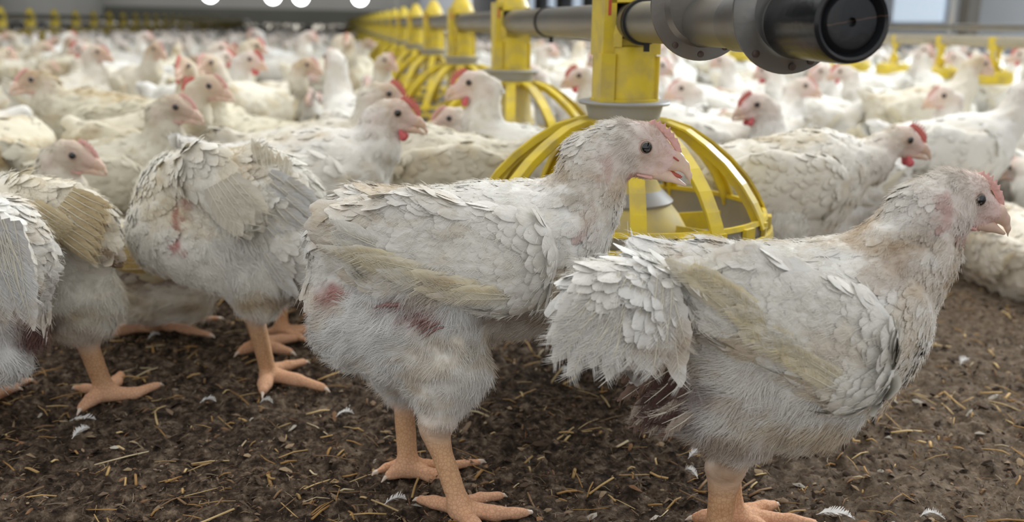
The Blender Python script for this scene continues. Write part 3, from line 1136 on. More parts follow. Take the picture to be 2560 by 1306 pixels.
    for i in range(34):
        j = rng.random(5)
        u0, v0 = 1640 + 110 * j[0], 905 + 120 * j[1]
        Q.append(((u0, v0, -.030 - .010 * j[2]), (u0 - 60 - 50 * j[3], v0 + 20 + 60 * j[4], -.036 - .008 * j[2]), .0042 + .002 * j[2],
                  [(.20, .13, .11), (.32, .22, .17), (.12, .07, .06), (.55, .46, .38)][i % 4]))
    tp = [H.wprim((1660, 740, 80, -.045), (1520, 740, 82, -.05), .5, .02, (-.6, -.8))]
    wing_part(H.root, tp, M_HERO_B, (1, 1, 1), fan(H, Q), -1, n_cards=260, barbs=14, name='tail', clen=.022)
    wp2 = [H.wprim((2130, 840, 110, .052), (1900, 760, 120, .052), .22, .02, (-.95, .2)),
           H.wprim((2130, 940, 75, .050), (1760, 730, 40, .048), .3, .02, (-.9, .5))]
    wing_part(H.root, wp2, M_HERO_B, (1, 1, 1), None, 1, n_cards=220)
    set_props(H.root, 'stained white broiler chicken with dark soiled vent, standing in front at the right', 'chicken')
    return H


def hero_C():
    H = Hero('broiler_chicken', (640, 900), 1.06)
    c = H.cap
    # body turned away, tail fanned out to the side of the open-beaked bird
    c((470, 500, 120, .03), (640, 480, 110), 'back', .85, .02, (1, -.3))
    c((420, 580, 100, .02), (560, 620, 110), 'breast', .8, .02, (.8, -.5))
    c((430, 610, 75), (520, 630, 80), 'breast', .8, .02, (.6, -.6))
    c((700, 500, 100), (735, 600, 82, -.01), 'tail', .75, .02, (.85, -.5))
    c((660, 430, 60), (640, 390, 26), 'tail', .7, .02, (-.1, 1))
    c((730, 620, 80, -.01), (700, 690, 50), 'tail', .75, .02, (.8, -.6))
    c((735, 560, 76), (762, 590, 52), 'tail', .75, .02, (.8, -.6))
    c((600, 620, 120), (645, 720, 70, -.01), 'thigh', .8, .02, (.3, -1))
    c((640, 700, 72, -.01), (645, 765, 38, -.012), 'shin', .9, .015, (0, -1))
    # neck bent down on the far side
    c((430, 500, 75, .05), (470, 520, 48, .10), 'neck', 1, .02, (-.4, .7))
    c((470, 520, 48, .10), (500, 540, 36, .13), 'neck', 1, .015, (-.4, .7))
    HM = head_frame(H.P(520, 545, .15), math.radians(20), math.radians(-20), .9)
    head_prims(H.b, HM)
    hk = H.P(635, 785, -.012)
    an = G(672, 935, .012) - H.o
    H.b.cap(hk, an, .0110, .0095, 'leg', 1, .006, (0, 0, -1))
    H.toe([(672, 935, 20), (740, 950, 16), (808, 970, 11)])
    H.toe([(670, 935, 20), (662, 960, 18), (658, 978, 12)])
    H.toe([(680, 925, 18), (720, 915, 13), (760, 906, 10)])
    hk2 = H.P(620, 760, .05)
    an2 = G(650, 860, .010) - H.o
    H.b.cap(H.P(600, 690, .05), hk2, .03, .014, 'shin', 1, .015, (0, 0, -1))
    H.b.cap(hk2, an2, .0105, .0095, 'leg', 1, .006, (0, 0, -1))
    H.toe([(650, 860, 18), (620, 870, 14), (600, 880, 10)])
    H.toe([(655, 858, 18), (700, 850, 14), (745, 845, 10)])
    H.toe([(660, 862, 17), (695, 872, 13), (725, 880, 10)])
    blobs = [(470, 500, 18, 34, RED, .75, 1), (440, 560, 10, 70, RED, .8, 1), (432, 620, 18, 22, RED, .85, 1), (590, 580, 14, 14, DKR, .7, 0),
             (560, 430, 120, 40, TAN, .35, 0), (640, 745, 60, 24, TAN, .6, 0), (700, 740, 60, 14, BRN, .55, 0), (620, 420, 20, 60, GRY, .4, 0)]
    finish(H.root, H.b, H.o, M_CREAM, .0036, None, None, H.painter(blobs), n_cards=2600, card_scale=.8, n_hair=36000, hair_rad=.0002, near_only=True, tint=(.97, .96, .93))
    add_head(H.root, HM)
    claw_parts(H.root, H.claws)
    wp = [H.wprim((500, 430, 60, -.035), (590, 520, 60, -.045), .35, .02, (.7, -.7)),
          H.wprim((440, 440, 50, -.015), (520, 420, 60, -.03), .4, .02, (.6, -.6))]
    wing_part(H.root, wp, M_CREAM, (.97, .95, .9), fan(H, [((520 + 12 * i, 470 - 6 * i, -.055), (590 + 16 * i, 590 - 14 * i + 14 * (i % 2), -.057), .0105, (.88, .85, .77)) for i in range(6)]), -1, n_cards=200, barbs=6)
    Q = []
    for i in range(26):
        a = rng.random()
        u0, v0 = 650 + 70 * rng.random(), 430 + 220 * a
        Q.append(((u0, v0, -.04), (u0 + 70 + 30 * rng.random(), v0 + 60 + 50 * a, -.03), .008, (.86, .85, .82)))
    for i in range(7):
        Q.append(((660 + 9 * i, 470, -.03), (628 + 16 * i + 8 * rng.random(), 345 + 9 * i, -.02), .0045, (.84, .80, .70)))
    tp = [H.wprim((690, 520, 80, -.02), (720, 620, 66, -.02), .5, .02, (.8, -.6))]
    wing_part(H.root, tp, M_CREAM, (1, 1, 1), fan(H, Q), -1, n_cards=120, barbs=8, name='tail')
    set_props(H.root, 'white chicken with hidden head, raised tail feathers and red bare thigh seam', 'chicken')


def hero_E():
    H = Hero('broiler_chicken', (230, 960), 1.01)
    c = H.cap
    c((60, 560, 120, .02), (170, 590, 125), 'back', .8, .02, (1, -.45))
    c((150, 690, 120), (215, 740, 85), 'belly', .8, .02, (.2, -1))
    c((110, 720, 120, .01), (200, 770, 80), 'belly', .8, .02, (.2, -1))
    c((190, 760, 80, -.01), (210, 815, 48, -.012), 'shin', .9, .015, (0, -1))
    c((20, 540, 100, .04), (-60, 560, 90, .05), 'breast', .8, .02, (1, -.3))
    c((-60, 540, 70, .06), (-90, 470, 45, .08), 'neck', 1, .015, (.3, -.9))
    HM = head_frame(H.P(-105, 430, .08), math.radians(175), 0, 1.0)
    head_prims(H.b, HM)
    hk = H.P(215, 850, -.012)
    an = G(262, 975, .013) - H.o
    H.b.cap(hk, an, .0115, .0098, 'leg', 1, .006, (0, 0, -1))
    H.b.cap(an, an, .012, .012, 'toe', 1, .006, (0, 0, -1))
    H.toe([(270, 985, 21), (335, 985, 15), (395, 963, 10)])
    H.toe([(255, 985, 20), (228, 1000, 17), (205, 1020, 13)])
    H.toe([(270, 970, 18), (290, 955, 15), (302, 938, 11)])
    H.toe([(245, 975, 16), (215, 972, 12), (190, 970, 8)])
    blobs = [(215, 830, 60, 14, BRN, .6, 0), (90, 800, 70, 30, DKR, .6, 0), (100, 590, 14, 30, RED, .4, 0), (110, 470, 120, 30, TAN, .5, 0)]
    finish(H.root, H.b, H.o, M_CREAM, .0036, None, None, H.painter(blobs), n_cards=900, n_hair=20000, hair_rad=.0002, near_only=True, tint=(.97, .95, .90))
    add_head(H.root, HM)
    claw_parts(H.root, H.claws)
    wp = [H.wprim((60, 500, 62, -.045), (170, 530, 75, -.05), .35, .02, (.9, -.4)),
          H.wprim((160, 540, 60, -.05), (240, 610, 42, -.045), .35, .02, (.75, -.65))]
    Q = [((110 + 10 * i, 560 - 12 * i, -.066), (245 + 5 * i, 660 - 20 * i, -.06), .0065, (.80, .70, .50)) for i in range(8)]
    Q += [((30 + 14 * i, 520 - 4 * i, -.066), (150 + 10 * i, 600 - 8 * i, -.066), .0065, (.82, .74, .56)) for i in range(5)]
    wb = [(255, 650, 34, 34, BRN, .9, 0), (160, 570, 80, 40, TAN, .7, 0)]
    wing_part(H.root, wp, M_CREAM, (.98, .94, .85), fan(H, Q), -1, n_cards=300, barbs=8, paint=H.painter(wb))
    set_props(H.root, 'chicken with yellowish wing, brown wing tip and one leg planted on litter', 'chicken')
    # the bird cut by the frame in front of it
    H = Hero('broiler_chicken', (20, 960), .90)
    c = H.cap
    c((-150, 620, 170), (-20, 620, 140), 'back', .75, .02, (1, -.4))
    c((-20, 640, 120), (50, 640, 75), 'tail', .75, .02, (.7, -.9))
    c((20, 700, 85), (75, 770, 40), 'tail', .7, .02, (.45, -1))
    c((-60, 800, 120), (-10, 880, 80), 'thigh', .75, .02, (.2, -1))
    c((50, 800, 45), (85, 830, 28), 'vent', .8, .015, (.3, -1))
    c((-260, 560, 100), (-340, 420, 60), 'neck', .85, .02, (.3, -.9))
    HM = head_frame(H.P(-370, 370), math.radians(180), 0, 1.0)
    head_prims(H.b, HM)
    hk = H.P(-60, 900)
    an = G(-30, 1000, .012) - H.o
    H.b.cap(hk, an, .012, .010, 'leg', 1, .006, (0, 0, -1))
    H.toe([(-30, 990, 22), (20, 965, 16), (72, 952, 9)])
    H.toe([(-30, 990, 20), (10, 975, 15), (38, 972, 10)])
    H.toe([(-30, 995, 20), (-50, 1030, 15), (-60, 1060, 10)])
    blobs = [(85, 820, 40, 50, DKR, .9, 0), (60, 780, 40, 30, (.45, .33, .30), .6, 0), (-10, 930, 60, 30, GRY, .5, 0)]
    finish(H.root, H.b, H.o, M_HERO_A, .0036, None, None, H.painter(blobs), n_cards=900, n_hair=18000, hair_rad=.0002, near_only=True)
    add_head(H.root, HM)
    claw_parts(H.root, H.claws)
    Q = []
    for i in range(22):
        a = rng.random()
        u0, v0 = -40 + 100 * a, 530 + 120 * rng.random()
        Q.append(((u0, v0, -.05), (u0 + 30 + 40 * rng.random(), v0 + 120 + 60 * rng.random(), -.045), .008, (.86, .85, .82)))
    tp = [H.wprim((-20, 600, 80, -.03), (30, 660, 60, -.03), .5, .02, (.5, -.9))]
    wing_part(H.root, tp, M_HERO_A, (1, 1, 1), fan(H, Q), -1, n_cards=120, barbs=8, name='tail')
    set_props(H.root, 'white chicken rump cut off by the left border, dark soiled vent under tail', 'chicken')


def hero_G():
    # bird lying behind, between the left walkers: yellow wing, white belly, orange foot out
    H = Hero('broiler_chicken', (400, 800), 1.24)
    c = H.cap
    c((330, 650, 95), (450, 690, 70), 'back', .85, .02, (-1, 0))
    c((340, 740, 70), (480, 745, 55), 'belly', .85, .02, (-1, -.1))
    c((470, 700, 55), (500, 660, 50), 'breast', .85, .02, (-.5, -.5))
    c((500, 660, 45, .03), (520, 600, 40, .07), 'neck', .9, .015, (-.4, -.9))
    HM = head_frame(H.P(500, 560, .09), math.radians(120), 0, .9)
    head_prims(H.b, HM)
    H.toe([(290, 830, 14), (380, 812, 15), (470, 800, 11), (548, 797, 7)])
    H.toe([(400, 812, 15), (470, 825, 12), (525, 838, 8)])
    H.toe([(360, 815, 14), (300, 820, 12), (272, 822, 9)], claw=False)
    H.b.cap(G(380, 812, .012) - H.o, H.P(380, 770), .012, .016, 'leg', 1, .008, (0, 0, -1))
    blobs = [(400, 700, 110, 14, DKR, .6, 0), (360, 720, 40, 20, DKR, .3, 0), (470, 770, 50, 12, BRN, .4, 0)]
    finish(H.root, H.b, H.o, M_CREAM, .0040, None, None, H.painter(blobs), n_cards=500, n_hair=7000, hair_rad=.00025, near_only=True, tint=(.93, .91, .86))
    add_head(H.root, HM)
    claw_parts(H.root, H.claws)
    wp = [H.wprim((310, 620, 55, -.05), (400, 655, 50, -.05), .4, .02, (-.9, -.1))]
    wing_part(H.root, wp, M_DIRTY, (.97, .90, .68), fan(H, [((390, 620 + 12 * i, -.07), (300, 600 + 18 * i, -.07), .008, (.78, .68, .42)) for i in range(5)]), -1, n_cards=120)
    set_props(H.root, 'chicken lying behind two walkers, yellow-stained wing, orange toes stretched out', 'chicken')


# ------------------------------------------------------------------ generated birds


def gen_bird(root, bz=.200, hz=.318, hx=.165, s=1.0, mat_=None, tint=(1, 1, 1), res=.0042, hyaw=0.0, hpitch=0.0, big=False, n_cards=350, n_hair=0,
             heady=0.0, up_tail=.02, step=.02, hs=.95, wings=True, wtint=None, fat=1.0, combo=True):
    """bird facing +x, origin on the ground below the body; bz trunk height, hz/hx head height/reach"""
    b = Body()
    sit = bz < .14
    f = fat
    b.cap((-.05 * s, 0, bz), (.045 * s, 0, bz + .008), .060 * s * f, .072 * s * f, 'back', .86, .02, (-1, 0, -.25))
    b.cap((.045 * s, 0, bz - .004), (.075 * s, 0, bz + .01), .070 * s * f, .052 * s, 'breast', .86, .02, (-.7, 0, -.7))
    b.cap((-.03 * s, 0, bz - .03), (.04 * s, 0, bz - .03), .050 * s, .055 * s, 'belly', .9, .02, (-.9, 0, -.5))
    b.cap((-.09 * s, 0, bz + .018), (-.128 * s, 0, bz + .03 + up_tail), .034 * s, .016 * s, 'tail', .8, .02, (-1, 0, .2))
    b.cap((-.08 * s, 0, bz - .01), (-.10 * s, 0, bz - .02), .036 * s, .028 * s, 'tail', .8, .02, (-.7, 0, -.7))
    a = np.array([.082 * s, 0, bz + .028])
    h = np.array([hx * s, heady, hz])
    hb = h + np.array([-.018 * math.cos(hyaw), -.018 * math.sin(hyaw), -.012])
    m = a * .42 + hb * .58 + np.array([.012, 0, -.010]) * (1 if hz > bz else -1)
    b.cap(a, m, .044 * s, .031 * s, 'throat', .9, .02, (-.5, 0, -.85))
    b.cap(m, hb, .030 * s, .0225 * s, 'neck', .95, .012, tuple(unit(m - hb)))
    HM = head_frame(h, hyaw, hpitch, hs * s)
    head_prims(b, HM)
    claws = []
    if not sit:
        for sd, st in ((-1, step), (1, -step)):
            y = .040 * s * sd
            b.cap((-.01, y * .9, bz - .04), (.0 + st * .3, y, bz - .095), .044 * s, .024 * s, 'thigh', .8, .02, (-.3, 0, -1))
            b.cap((st * .3, y, bz - .095), (st * .2 - .008, y, .082), .024 * s, .014 * s, 'shin', 1, .012, (0, 0, -1))
            leg(b, (st * .2 - .010, y, .080), (st + .004, y, .014), 0, .05 * s, .0090, None, True)
    else:
        for sd in (-1, 1):
            y = .034 * sd
            b.cap((.03, y, .030), (.06, y, .012), .016, .009, 'leg', 1, .01, (0, 0, -1))
            b.cap((.06, y, .010), (.10, y, .006), .008, .005, 'toe', 1, .004, (1, 0, 0))
    finish(root, b, None, mat_, res, [(h - .035, h + .035)] if combo else None, res * .6, None, tint, n_cards=n_cards, n_hair=n_hair, hair_rad=.00028, hair_len=1.1)
    if combo:
        add_head(root, HM, big)
    if wings:
        wt = wtint or tint
        for sd in (-1, 1):
            yb = .057 * s * sd * f
            wp = [((.040 * s, yb, bz + .008), (-.03 * s, yb, bz + .012), .042 * s, .044 * s, 'back', .34, .02, (-1, 0, -.2)),
                  ((-.03 * s, yb, bz + .012), (-.085 * s, yb * .72, bz + .022), .042 * s, .022 * s, 'back', .34, .02, (-1, 0, -.05))]
            Q = [(np.array([.02 - .012 * i, yb * 1.17, bz - .024 + .002 * i]), np.array([-.085 - .004 * i, yb * (1.05 - .02 * i), bz - .010 + .007 * i]), .0065) for i in range(7)]
            wing_part(root, wp, mat_, wt, Q, sd, res=.005, n_cards=max(40, n_cards // 4))
    return h, HM


def copy_tree(o, parent=None):
    c = o.copy()
    COL.objects.link(c)
    if parent is not None:
        c.parent = parent
        c.matrix_parent_inverse = o.matrix_parent_inverse
    for ch in o.children:
        copy_tree(ch, c)
    return c


def place_by_head(root, head_local, uv, yaw):
    g = G(uv[0], uv[1], head_local[2])
    x, y = head_local[0], head_local[1]
    c, s_ = math.cos(yaw), math.sin(yaw)
    root.location = (g[0] - (c * x - s_ * y), g[1] - (s_ * x + c * y), 0)
    root.rotation_euler = (0, 0, yaw)


def near_birds():
    """individually posed birds of the middle distance. head pixel, head height, heading (deg, 0 = to the right, 90 = away), ..."""
    L = [
        # uv head, hz, bz, yaw, head yaw rel, hx, mat, tint, big, label, hair
        ((972, 283), .302, .203, 6, -6, .130, M_CREAM, (.95, .94, .93), True, 'white chicken with red serrated comb and red wattle looking right behind the raised tail', 9000),
        ((425, 268), .287, .165, 5, -5, .105, M_CREAM, (.84, .81, .70), False, 'cream chicken with pink face looking right, neck upright, third row on the left', 5000),
        ((168, 388), .240, .130, 10, -10, .110, M_CREAM, (.90, .87, .78), False, 'cream chicken with pale pink face looking right, just above the left walker', 5000),
        ((512, 222), .290, .160, 215, -20, .105, M_CREAM, (.90, .86, .73), True, 'cream chicken with orange comb looking left behind the upright neck of another', 3500),
        ((98, 200), .306, .212, 200, 6, .125, M_DIRTY, (.85, .81, .68), False, 'big cream chicken with brownish red face looking down left, far left of flock', 3500),
        ((950, 235), .305, .185, 12, 0, .125, M_CREAM, (.88, .86, .80), True, 'grey-necked chicken with thin red comb half hidden behind the white-necked one', 2500),
        ((1193, 208), .328, .185, 176, 8, .105, M_CLEAN, (1.0, .99, .96), True, 'clean white chicken with red comb and wattle looking left beside the feeder line', 4500),
        ((1138, 296), .262, .120, 225, -30, .090, M_CLEAN, (.98, .96, .92), False, 'small-headed white chicken pecking inside the second feeder pan', 2500),
        ((1462, 190), .315, .190, 180, 0, .120, M_CLEAN, (1, 1, 1), True, 'bright white chicken with scarlet comb peeking out left of the nearest feeder tower', 0),
        ((1900, 262), .292, .165, 170, 25, .130, M_CLEAN, (1, 1, 1), True, 'bright white chicken with brownish comb looking left, right of the nearest feeder pan', 4000),
        ((1716, 222), .285, .160, 178, 0, .130, M_CLEAN, (1, 1, 1), False, 'white chicken with pale pink face looking left under the steel flange', 0),
        ((2364, 240), .288, .160, 200, -10, .105, M_CLEAN, (1, 1, 1), False, 'bright white chicken turned left with rounded breast near the right border', 3500),
        ((2240, 350), .272, .208, 8, -8, .172, M_CREAM, (.95, .93, .89), True, 'ruffled grey-white chicken with dark eye looking right behind the closest bird', 9000),
        ((2060, 178), .300, .180, 178, 0, .120, M_CLEAN, (1, 1, 1), False, 'white chicken with pink face right below the black end cap', 0),
        ((2000, 215), .290, .170, 20, -40, .125, M_CLEAN, (1, 1, 1), False, 'white chicken with pink cheek turned right behind the brownish-combed one', 0),
        ((545, 120), .330, .190, 30, -20, .115, M_CLEAN, (1, .98, .93), False, 'chicken with arched white neck upright in the distance left of the feeder line', 0),
        ((640, 82), .360, .200, 185, 0, .125, M_CLEAN, (1, 1, 1), False, 'distant white chicken standing tall and facing left before the grey wall', 0),
        ((240, 130), .330, .190, 20, -30, .100, M_CREAM, (1, .97, .90), False, 'cream chicken with upright neck and pinkish face behind the brown-faced one', 0),
    ]
    out = []
    for (uv, hz, bz, yw, hyr, hx, m, tint, big, label, nh) in L:
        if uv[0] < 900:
            tint = tuple(q * .93 for q in tint)  # dimmer light on the left, put into the feather colour
        r = empty('broiler_chicken')
        near = hz < .31 and uv[1] > 230 or nh > 4000
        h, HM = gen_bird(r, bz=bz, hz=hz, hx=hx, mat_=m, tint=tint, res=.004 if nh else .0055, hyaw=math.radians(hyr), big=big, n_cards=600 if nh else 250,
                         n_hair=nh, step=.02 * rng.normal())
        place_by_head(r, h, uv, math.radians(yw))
        set_props(r, label, 'chicken')
        out.append((r.location.x, r.location.y, label, math.radians(yw)))
    # bodies whose heads are hidden: placed by the middle of the back
    Bd = [
        ((1125, 352), .248, 178, M_CREAM, (.84, .80, .70), 'sitting beige chicken between the red-combed bird and the feeder pan, head lowered'),
        ((280, 400), .120, 10, M_DIRTY, (.80, .75, .58), 'yellowish chicken sitting behind the left walker wing, head lowered'),
        ((760, 268), .170, 185, M_DIRTY, (.88, .84, .70), 'long cream chicken with folded wing left of the grey-necked bird'),
        ((800, 185), .190, 200, M_CLEAN, (.96, .95, .93), 'white chicken resting crosswise before the first yellow feeder ribs'),
        ((620, 215), .180, 170, M_CREAM, (.86, .79, .66), 'cream-brown chicken broadside behind the orange-combed bird'),
        ((470, 175), .190, 10, M_DIRTY, (.84, .79, .66), 'yellow-cream chicken broadside, pink flank bare, left of the arched neck'),
        ((340, 185), .190, 0, M_DIRTY, (.83, .78, .66), 'cream chicken with pink bare flank behind the right-looking cream one'),
        ((130, 320), .165, 20, M_DIRTY, (.80, .75, .58), 'yellowish chicken crouching below the brown-faced bird'),
        ((20, 300), .160, 30, M_CREAM, (.86, .82, .72), 'cream chicken at the left border under the brown-faced bird'),
        ((1700, 290), .175, 15, M_CLEAN, (1, .98, .93), 'white rump of a chicken seen just right of the grey feeder collar'),
        ((1370, 400), .150, 120, M_CLEAN, (.97, .94, .88), 'white chicken seen between the ribs of the nearest feeder pan'),
        ((1730, 430), .125, 60, M_CLEAN, (.97, .92, .84), 'beige chicken seen through the right ribs of the nearest feeder pan'),
        ((1820, 190), .190, 5, M_CLEAN, (1, 1, 1), 'white chicken with smooth back behind the pale pink-faced one'),
        ((2130, 190), .190, 80, M_CREAM, (1, .97, .90), 'round cream chicken seen from behind below the black end cap'),
        ((2440, 210), .180, 100, M_CREAM, (1, .96, .88), 'beige chicken seen from behind above the rounded-breast bird'),
        ((2330, 400), .150, 170, M_CLEAN, (1, 1, 1), 'white chicken lying between the ruffled bird and the right border'),
        ((2545, 560), .110, 90, M_CREAM, (.97, .92, .84), 'beige chicken sitting at the right border behind the closest beak'),
        ((2520, 420), .140, 60, M_CLEAN, (1, .97, .95), 'white chicken with pink-tinged side cut by the right border'),
        ((1340, 185), .200, 100, M_CLEAN, (1, 1, 1), 'white chicken back between the second and nearest feeder tower'),
        ((960, 340), .165, 15, M_CLEAN, (.98, .97, .95), 'pale chicken whose back fills the gap right of the serrated comb bird'),
    ]
    for (uv, z, yw, m, tint, label) in Bd:
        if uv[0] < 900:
            tint = tuple(q * .93 for q in tint)  # left bodies darkened in colour for the weaker light there
        r = empty('broiler_chicken')
        bz = z - .055
        hz = bz + .02
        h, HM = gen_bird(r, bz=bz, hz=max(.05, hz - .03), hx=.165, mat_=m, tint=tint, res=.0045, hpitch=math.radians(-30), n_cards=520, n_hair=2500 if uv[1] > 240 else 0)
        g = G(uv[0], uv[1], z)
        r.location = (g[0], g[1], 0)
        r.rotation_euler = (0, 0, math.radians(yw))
        set_props(r, label, 'chicken')
        out.append((r.location.x, r.location.y, label, math.radians(yw)))
    return out


# ------------------------------------------------------------------ feeder line
LD = unit(np.array([-.182, 1.0, 0]))            # the line runs away to the left
LN = np.array([LD[1], -LD[0], 0])               # across, to the right
P1 = W(1563, 200, 1.12)
P1 = np.array([P1[0], 1.12, 0])
ZT = .425
Y_ = simple('yellow_plastic', (0.80, 0.60, 0.035), 0.38, var=0.10, scale=25, bump=.1, dust=(.42, .33, .16), dust_amt=.55, dust_scale=38)
Y_DUST = simple('yellow_plastic_dusty', (0.78, 0.62, 0.18), 0.6, var=0.12, scale=30, dust=(.55, .46, .26), dust_amt=.8, dust_scale=30)
GREY = simple('grey_plastic', (0.36, 0.36, 0.36), 0.5, var=0.15, scale=30, dust=(.42, .37, .30), dust_amt=.6, dust_scale=25)
PAN = simple('pan_plastic', (0.30, 0.29, 0.27), 0.6, var=0.2, scale=40, dust=(.40, .33, .24), dust_amt=.8, dust_scale=18)
STEEL = simple('galvanised_tube', (0.27, 0.26, 0.235), 0.42, 0.75, var=0.2, scale=18, bump=.15, dust=(.30, .25, .19), dust_amt=.7, dust_scale=14)
PLATE = simple('galvanised_plate', (0.25, 0.25, 0.24), 0.42, 0.8, var=0.35, scale=60, bump=.25, dust=(.20, .15, .11), dust_amt=.6, dust_scale=30)
RUST_D = simple('dull_rust', (0.12, 0.085, 0.07), 0.6, 0.5, var=0.4, scale=150)
RUST = simple('rusty_iron', (0.20, 0.09, 0.05), 0.75, 0.3, var=0.4, scale=150, bump=.6)
BLACK = simple('black_rubber', (0.018, 0.018, 0.020), 0.22, var=0.4, scale=60, bump=.12, dust=(.10, .095, .09), dust_amt=.5, dust_scale=35)
RED_ = simple('red_mark', (0.6, 0.08, 0.04), 0.5, var=0.2)
WIRE = simple('wire', (0.35, 0.35, 0.34), 0.4, 0.7)
DARK_WIRE = simple('dark_clamp', (0.03, 0.03, 0.03), 0.4, 0.3)


def feeder(name, detail=True):
    """feeding pan hanging on the tube; origin on the ground under its centre, x across, y along the line"""
    root = empty(name)
    mb = MB()
    # lower tube of the tower with flat side panel
    mb.lathe([(.0365, .337), (.0365, .380), (.0340, .398), (.020, .402)], 32, caps=False)
    mb.lathe([(.0372, .337), (.0395, .337), (.0395, .340), (.0372, .341)], 32)
    for a in (math.radians(-150), math.radians(-35), math.radians(25), math.radians(145)):
        c_, s_ = math.cos(a), math.sin(a)
        mb.box((.0375 * c_, .0375 * s_, .362), (.0022, .0016, .026), [[c_, -s_, 0], [s_, c_, 0], [0, 0, 1]])
    # left box panel
    mb.box((-.030, -.016, .364), (.008, .018, .027))
    mb.build('tower', Y_, root, smooth=True)
    mb = MB()
    mb.box((-.028, 0, .424), (.0070, .027, .036))
    mb.box((.027, 0, .420), (.0045, .027, .030))
    mb.box((0, .024, .400), (.024, .0035, .014))
    mb.box((0, -.024, .397), (.024, .0035, .010))
    mb.lathe([(.0345, .446), (.0335, .452), (.026, .470), (.012, .493), (.006, .497), (.001, .4975)], 24)
    mb.lathe([(.0360, .398), (.0360, .412), (.0340, .425)], 24, a0=math.radians(200), a1=math.radians(245))
    mb.box((0, 0, .4485), (.030, .027, .0035))
    mb.build('saddle', Y_, root)
    mb = MB()
    mb.box((-.0318, -.008, .435), (.0004, .004, .012))
    if detail:
        mb.box((-.0290, -.0273, .440), (.0016, .0004, .008))
        mb.build('warning_mark', RED_, root)
    # collar
    mb = MB()
    mb.lathe([(.030, .3375), (.052, .3375), (.0535, .3355), (.052, .3335), (.045, .3330), (.042, .322), (.040, .312), (.030, .312)], 40)
    mb.build('collar', GREY, root, smooth=True)
    # grill
    ring_r, ring_z = .172, .209
    n = 12
    prof = []
    kr = np.array([.036, .055, .078, .102, .126, .146, .160, .167, .173])
    kz = np.array([.3160, .3150, .3080, .2930, .2740, .2530, .2330, .2200, .2060])
    for t in np.linspace(0, 8, 25):
        prof.append((float(np.interp(t, range(9), kr)), float(np.interp(t, range(9), kz))))
    allribs = MB()
    for i in range(n):
        a = math.radians(20 + 30 * i) - math.pi / 2
        ca, sa = math.cos(a), math.sin(a)
        pts = [(r * ca, r * sa, z) for r, z in prof]
        side = (-sa, ca, 0)
        mb = MB() if detail else allribs
        mb.sweep(pts, [(-.0085, -.001), (.0085, -.001), (.0085, .0015), (-.0085, .0015)], side)
        mb.sweep(pts, [(-.0012, -.011), (.0012, -.011), (.0012, 0), (-.0012, 0)], side)
        if detail:
            mb.sweep([np.array(p) + np.array(side) * .0078 for p in pts], [(-.0009, -.006), (.0009, -.006), (.0009, .001), (-.0009, .001)], side)
            mb.build('grill_rib', Y_, root)
    if not detail:
        allribs.build('grill', Y_, root)
    mb = MB()
    mb.lathe([(.036, .310), (.052, .311), (.053, .316), (.036, .318), (.036, .310)], 36)
    mb.build('grill_hub', Y_, root, smooth=True)
    # rim: two bands joined by short posts, windows between
    mb = MB()
    for (z0, z1, ra, rb) in ((.2110, .2160, .1705, .168), (.1900, .1985, .178, .1725)):
        mb.lathe([(ra, z0), (ra - .0015, z1), (ra - .006, z1), (ra - .006, z0), (ra, z0)], 72)
    m_ = 24
    for i in range(m_):
        a = 2 * math.pi * i / m_ + .12
        ca, sa = math.cos(a), math.sin(a)
        w = .0045 if i % 2 else .009
        mb.box((.1715 * ca, .1715 * sa, .2045), (.0026, w, .0080), [[ca, -sa, 0], [sa, ca, 0], [0, 0, 1]])
    mb.build('grill_rim', Y_, root, smooth=False)
    # dish
    mb = MB()
    mb.lathe([(.1675, .2130), (.1690, .1890), (.158, .172), (.125, .165), (.05, .162), (.0, .162)], 64)
    mb.lathe([(.1655, .2130), (.1655, .1900), (.156, .176), (.123, .169), (.05, .167), (.0, .167)], 64)
    mb.build('pan', PAN, root, smooth=True)
    # feed cone with fins
    mb = MB()
    mb.lathe([(.084, .168), (.082, .186), (.070, .206), (.052, .228), (.040, .250), (.036, .312)], 40)
    mb.build('feed_cone', Y_DUST, root, smooth=True)
    mb = MB()
    mb.lathe([(.060, .2195), (.062, .223), (.048, .236), (.047, .233), (.060, .2195)], 40)
    mb.build('cone_collar', GREY, root, smooth=True)
    if detail:
        for i in range(6):
            a = math.radians(60 * i + 10)
            ca, sa = math.cos(a), math.sin(a)
            mb = MB()
            mb.box((.108 * ca, .108 * sa, .190), (.030, .0015, .011), [[ca, -sa, 0], [sa, ca, 0], [0, 0, 1]])
            mb.build('pan_fin', Y_, root)
    return root


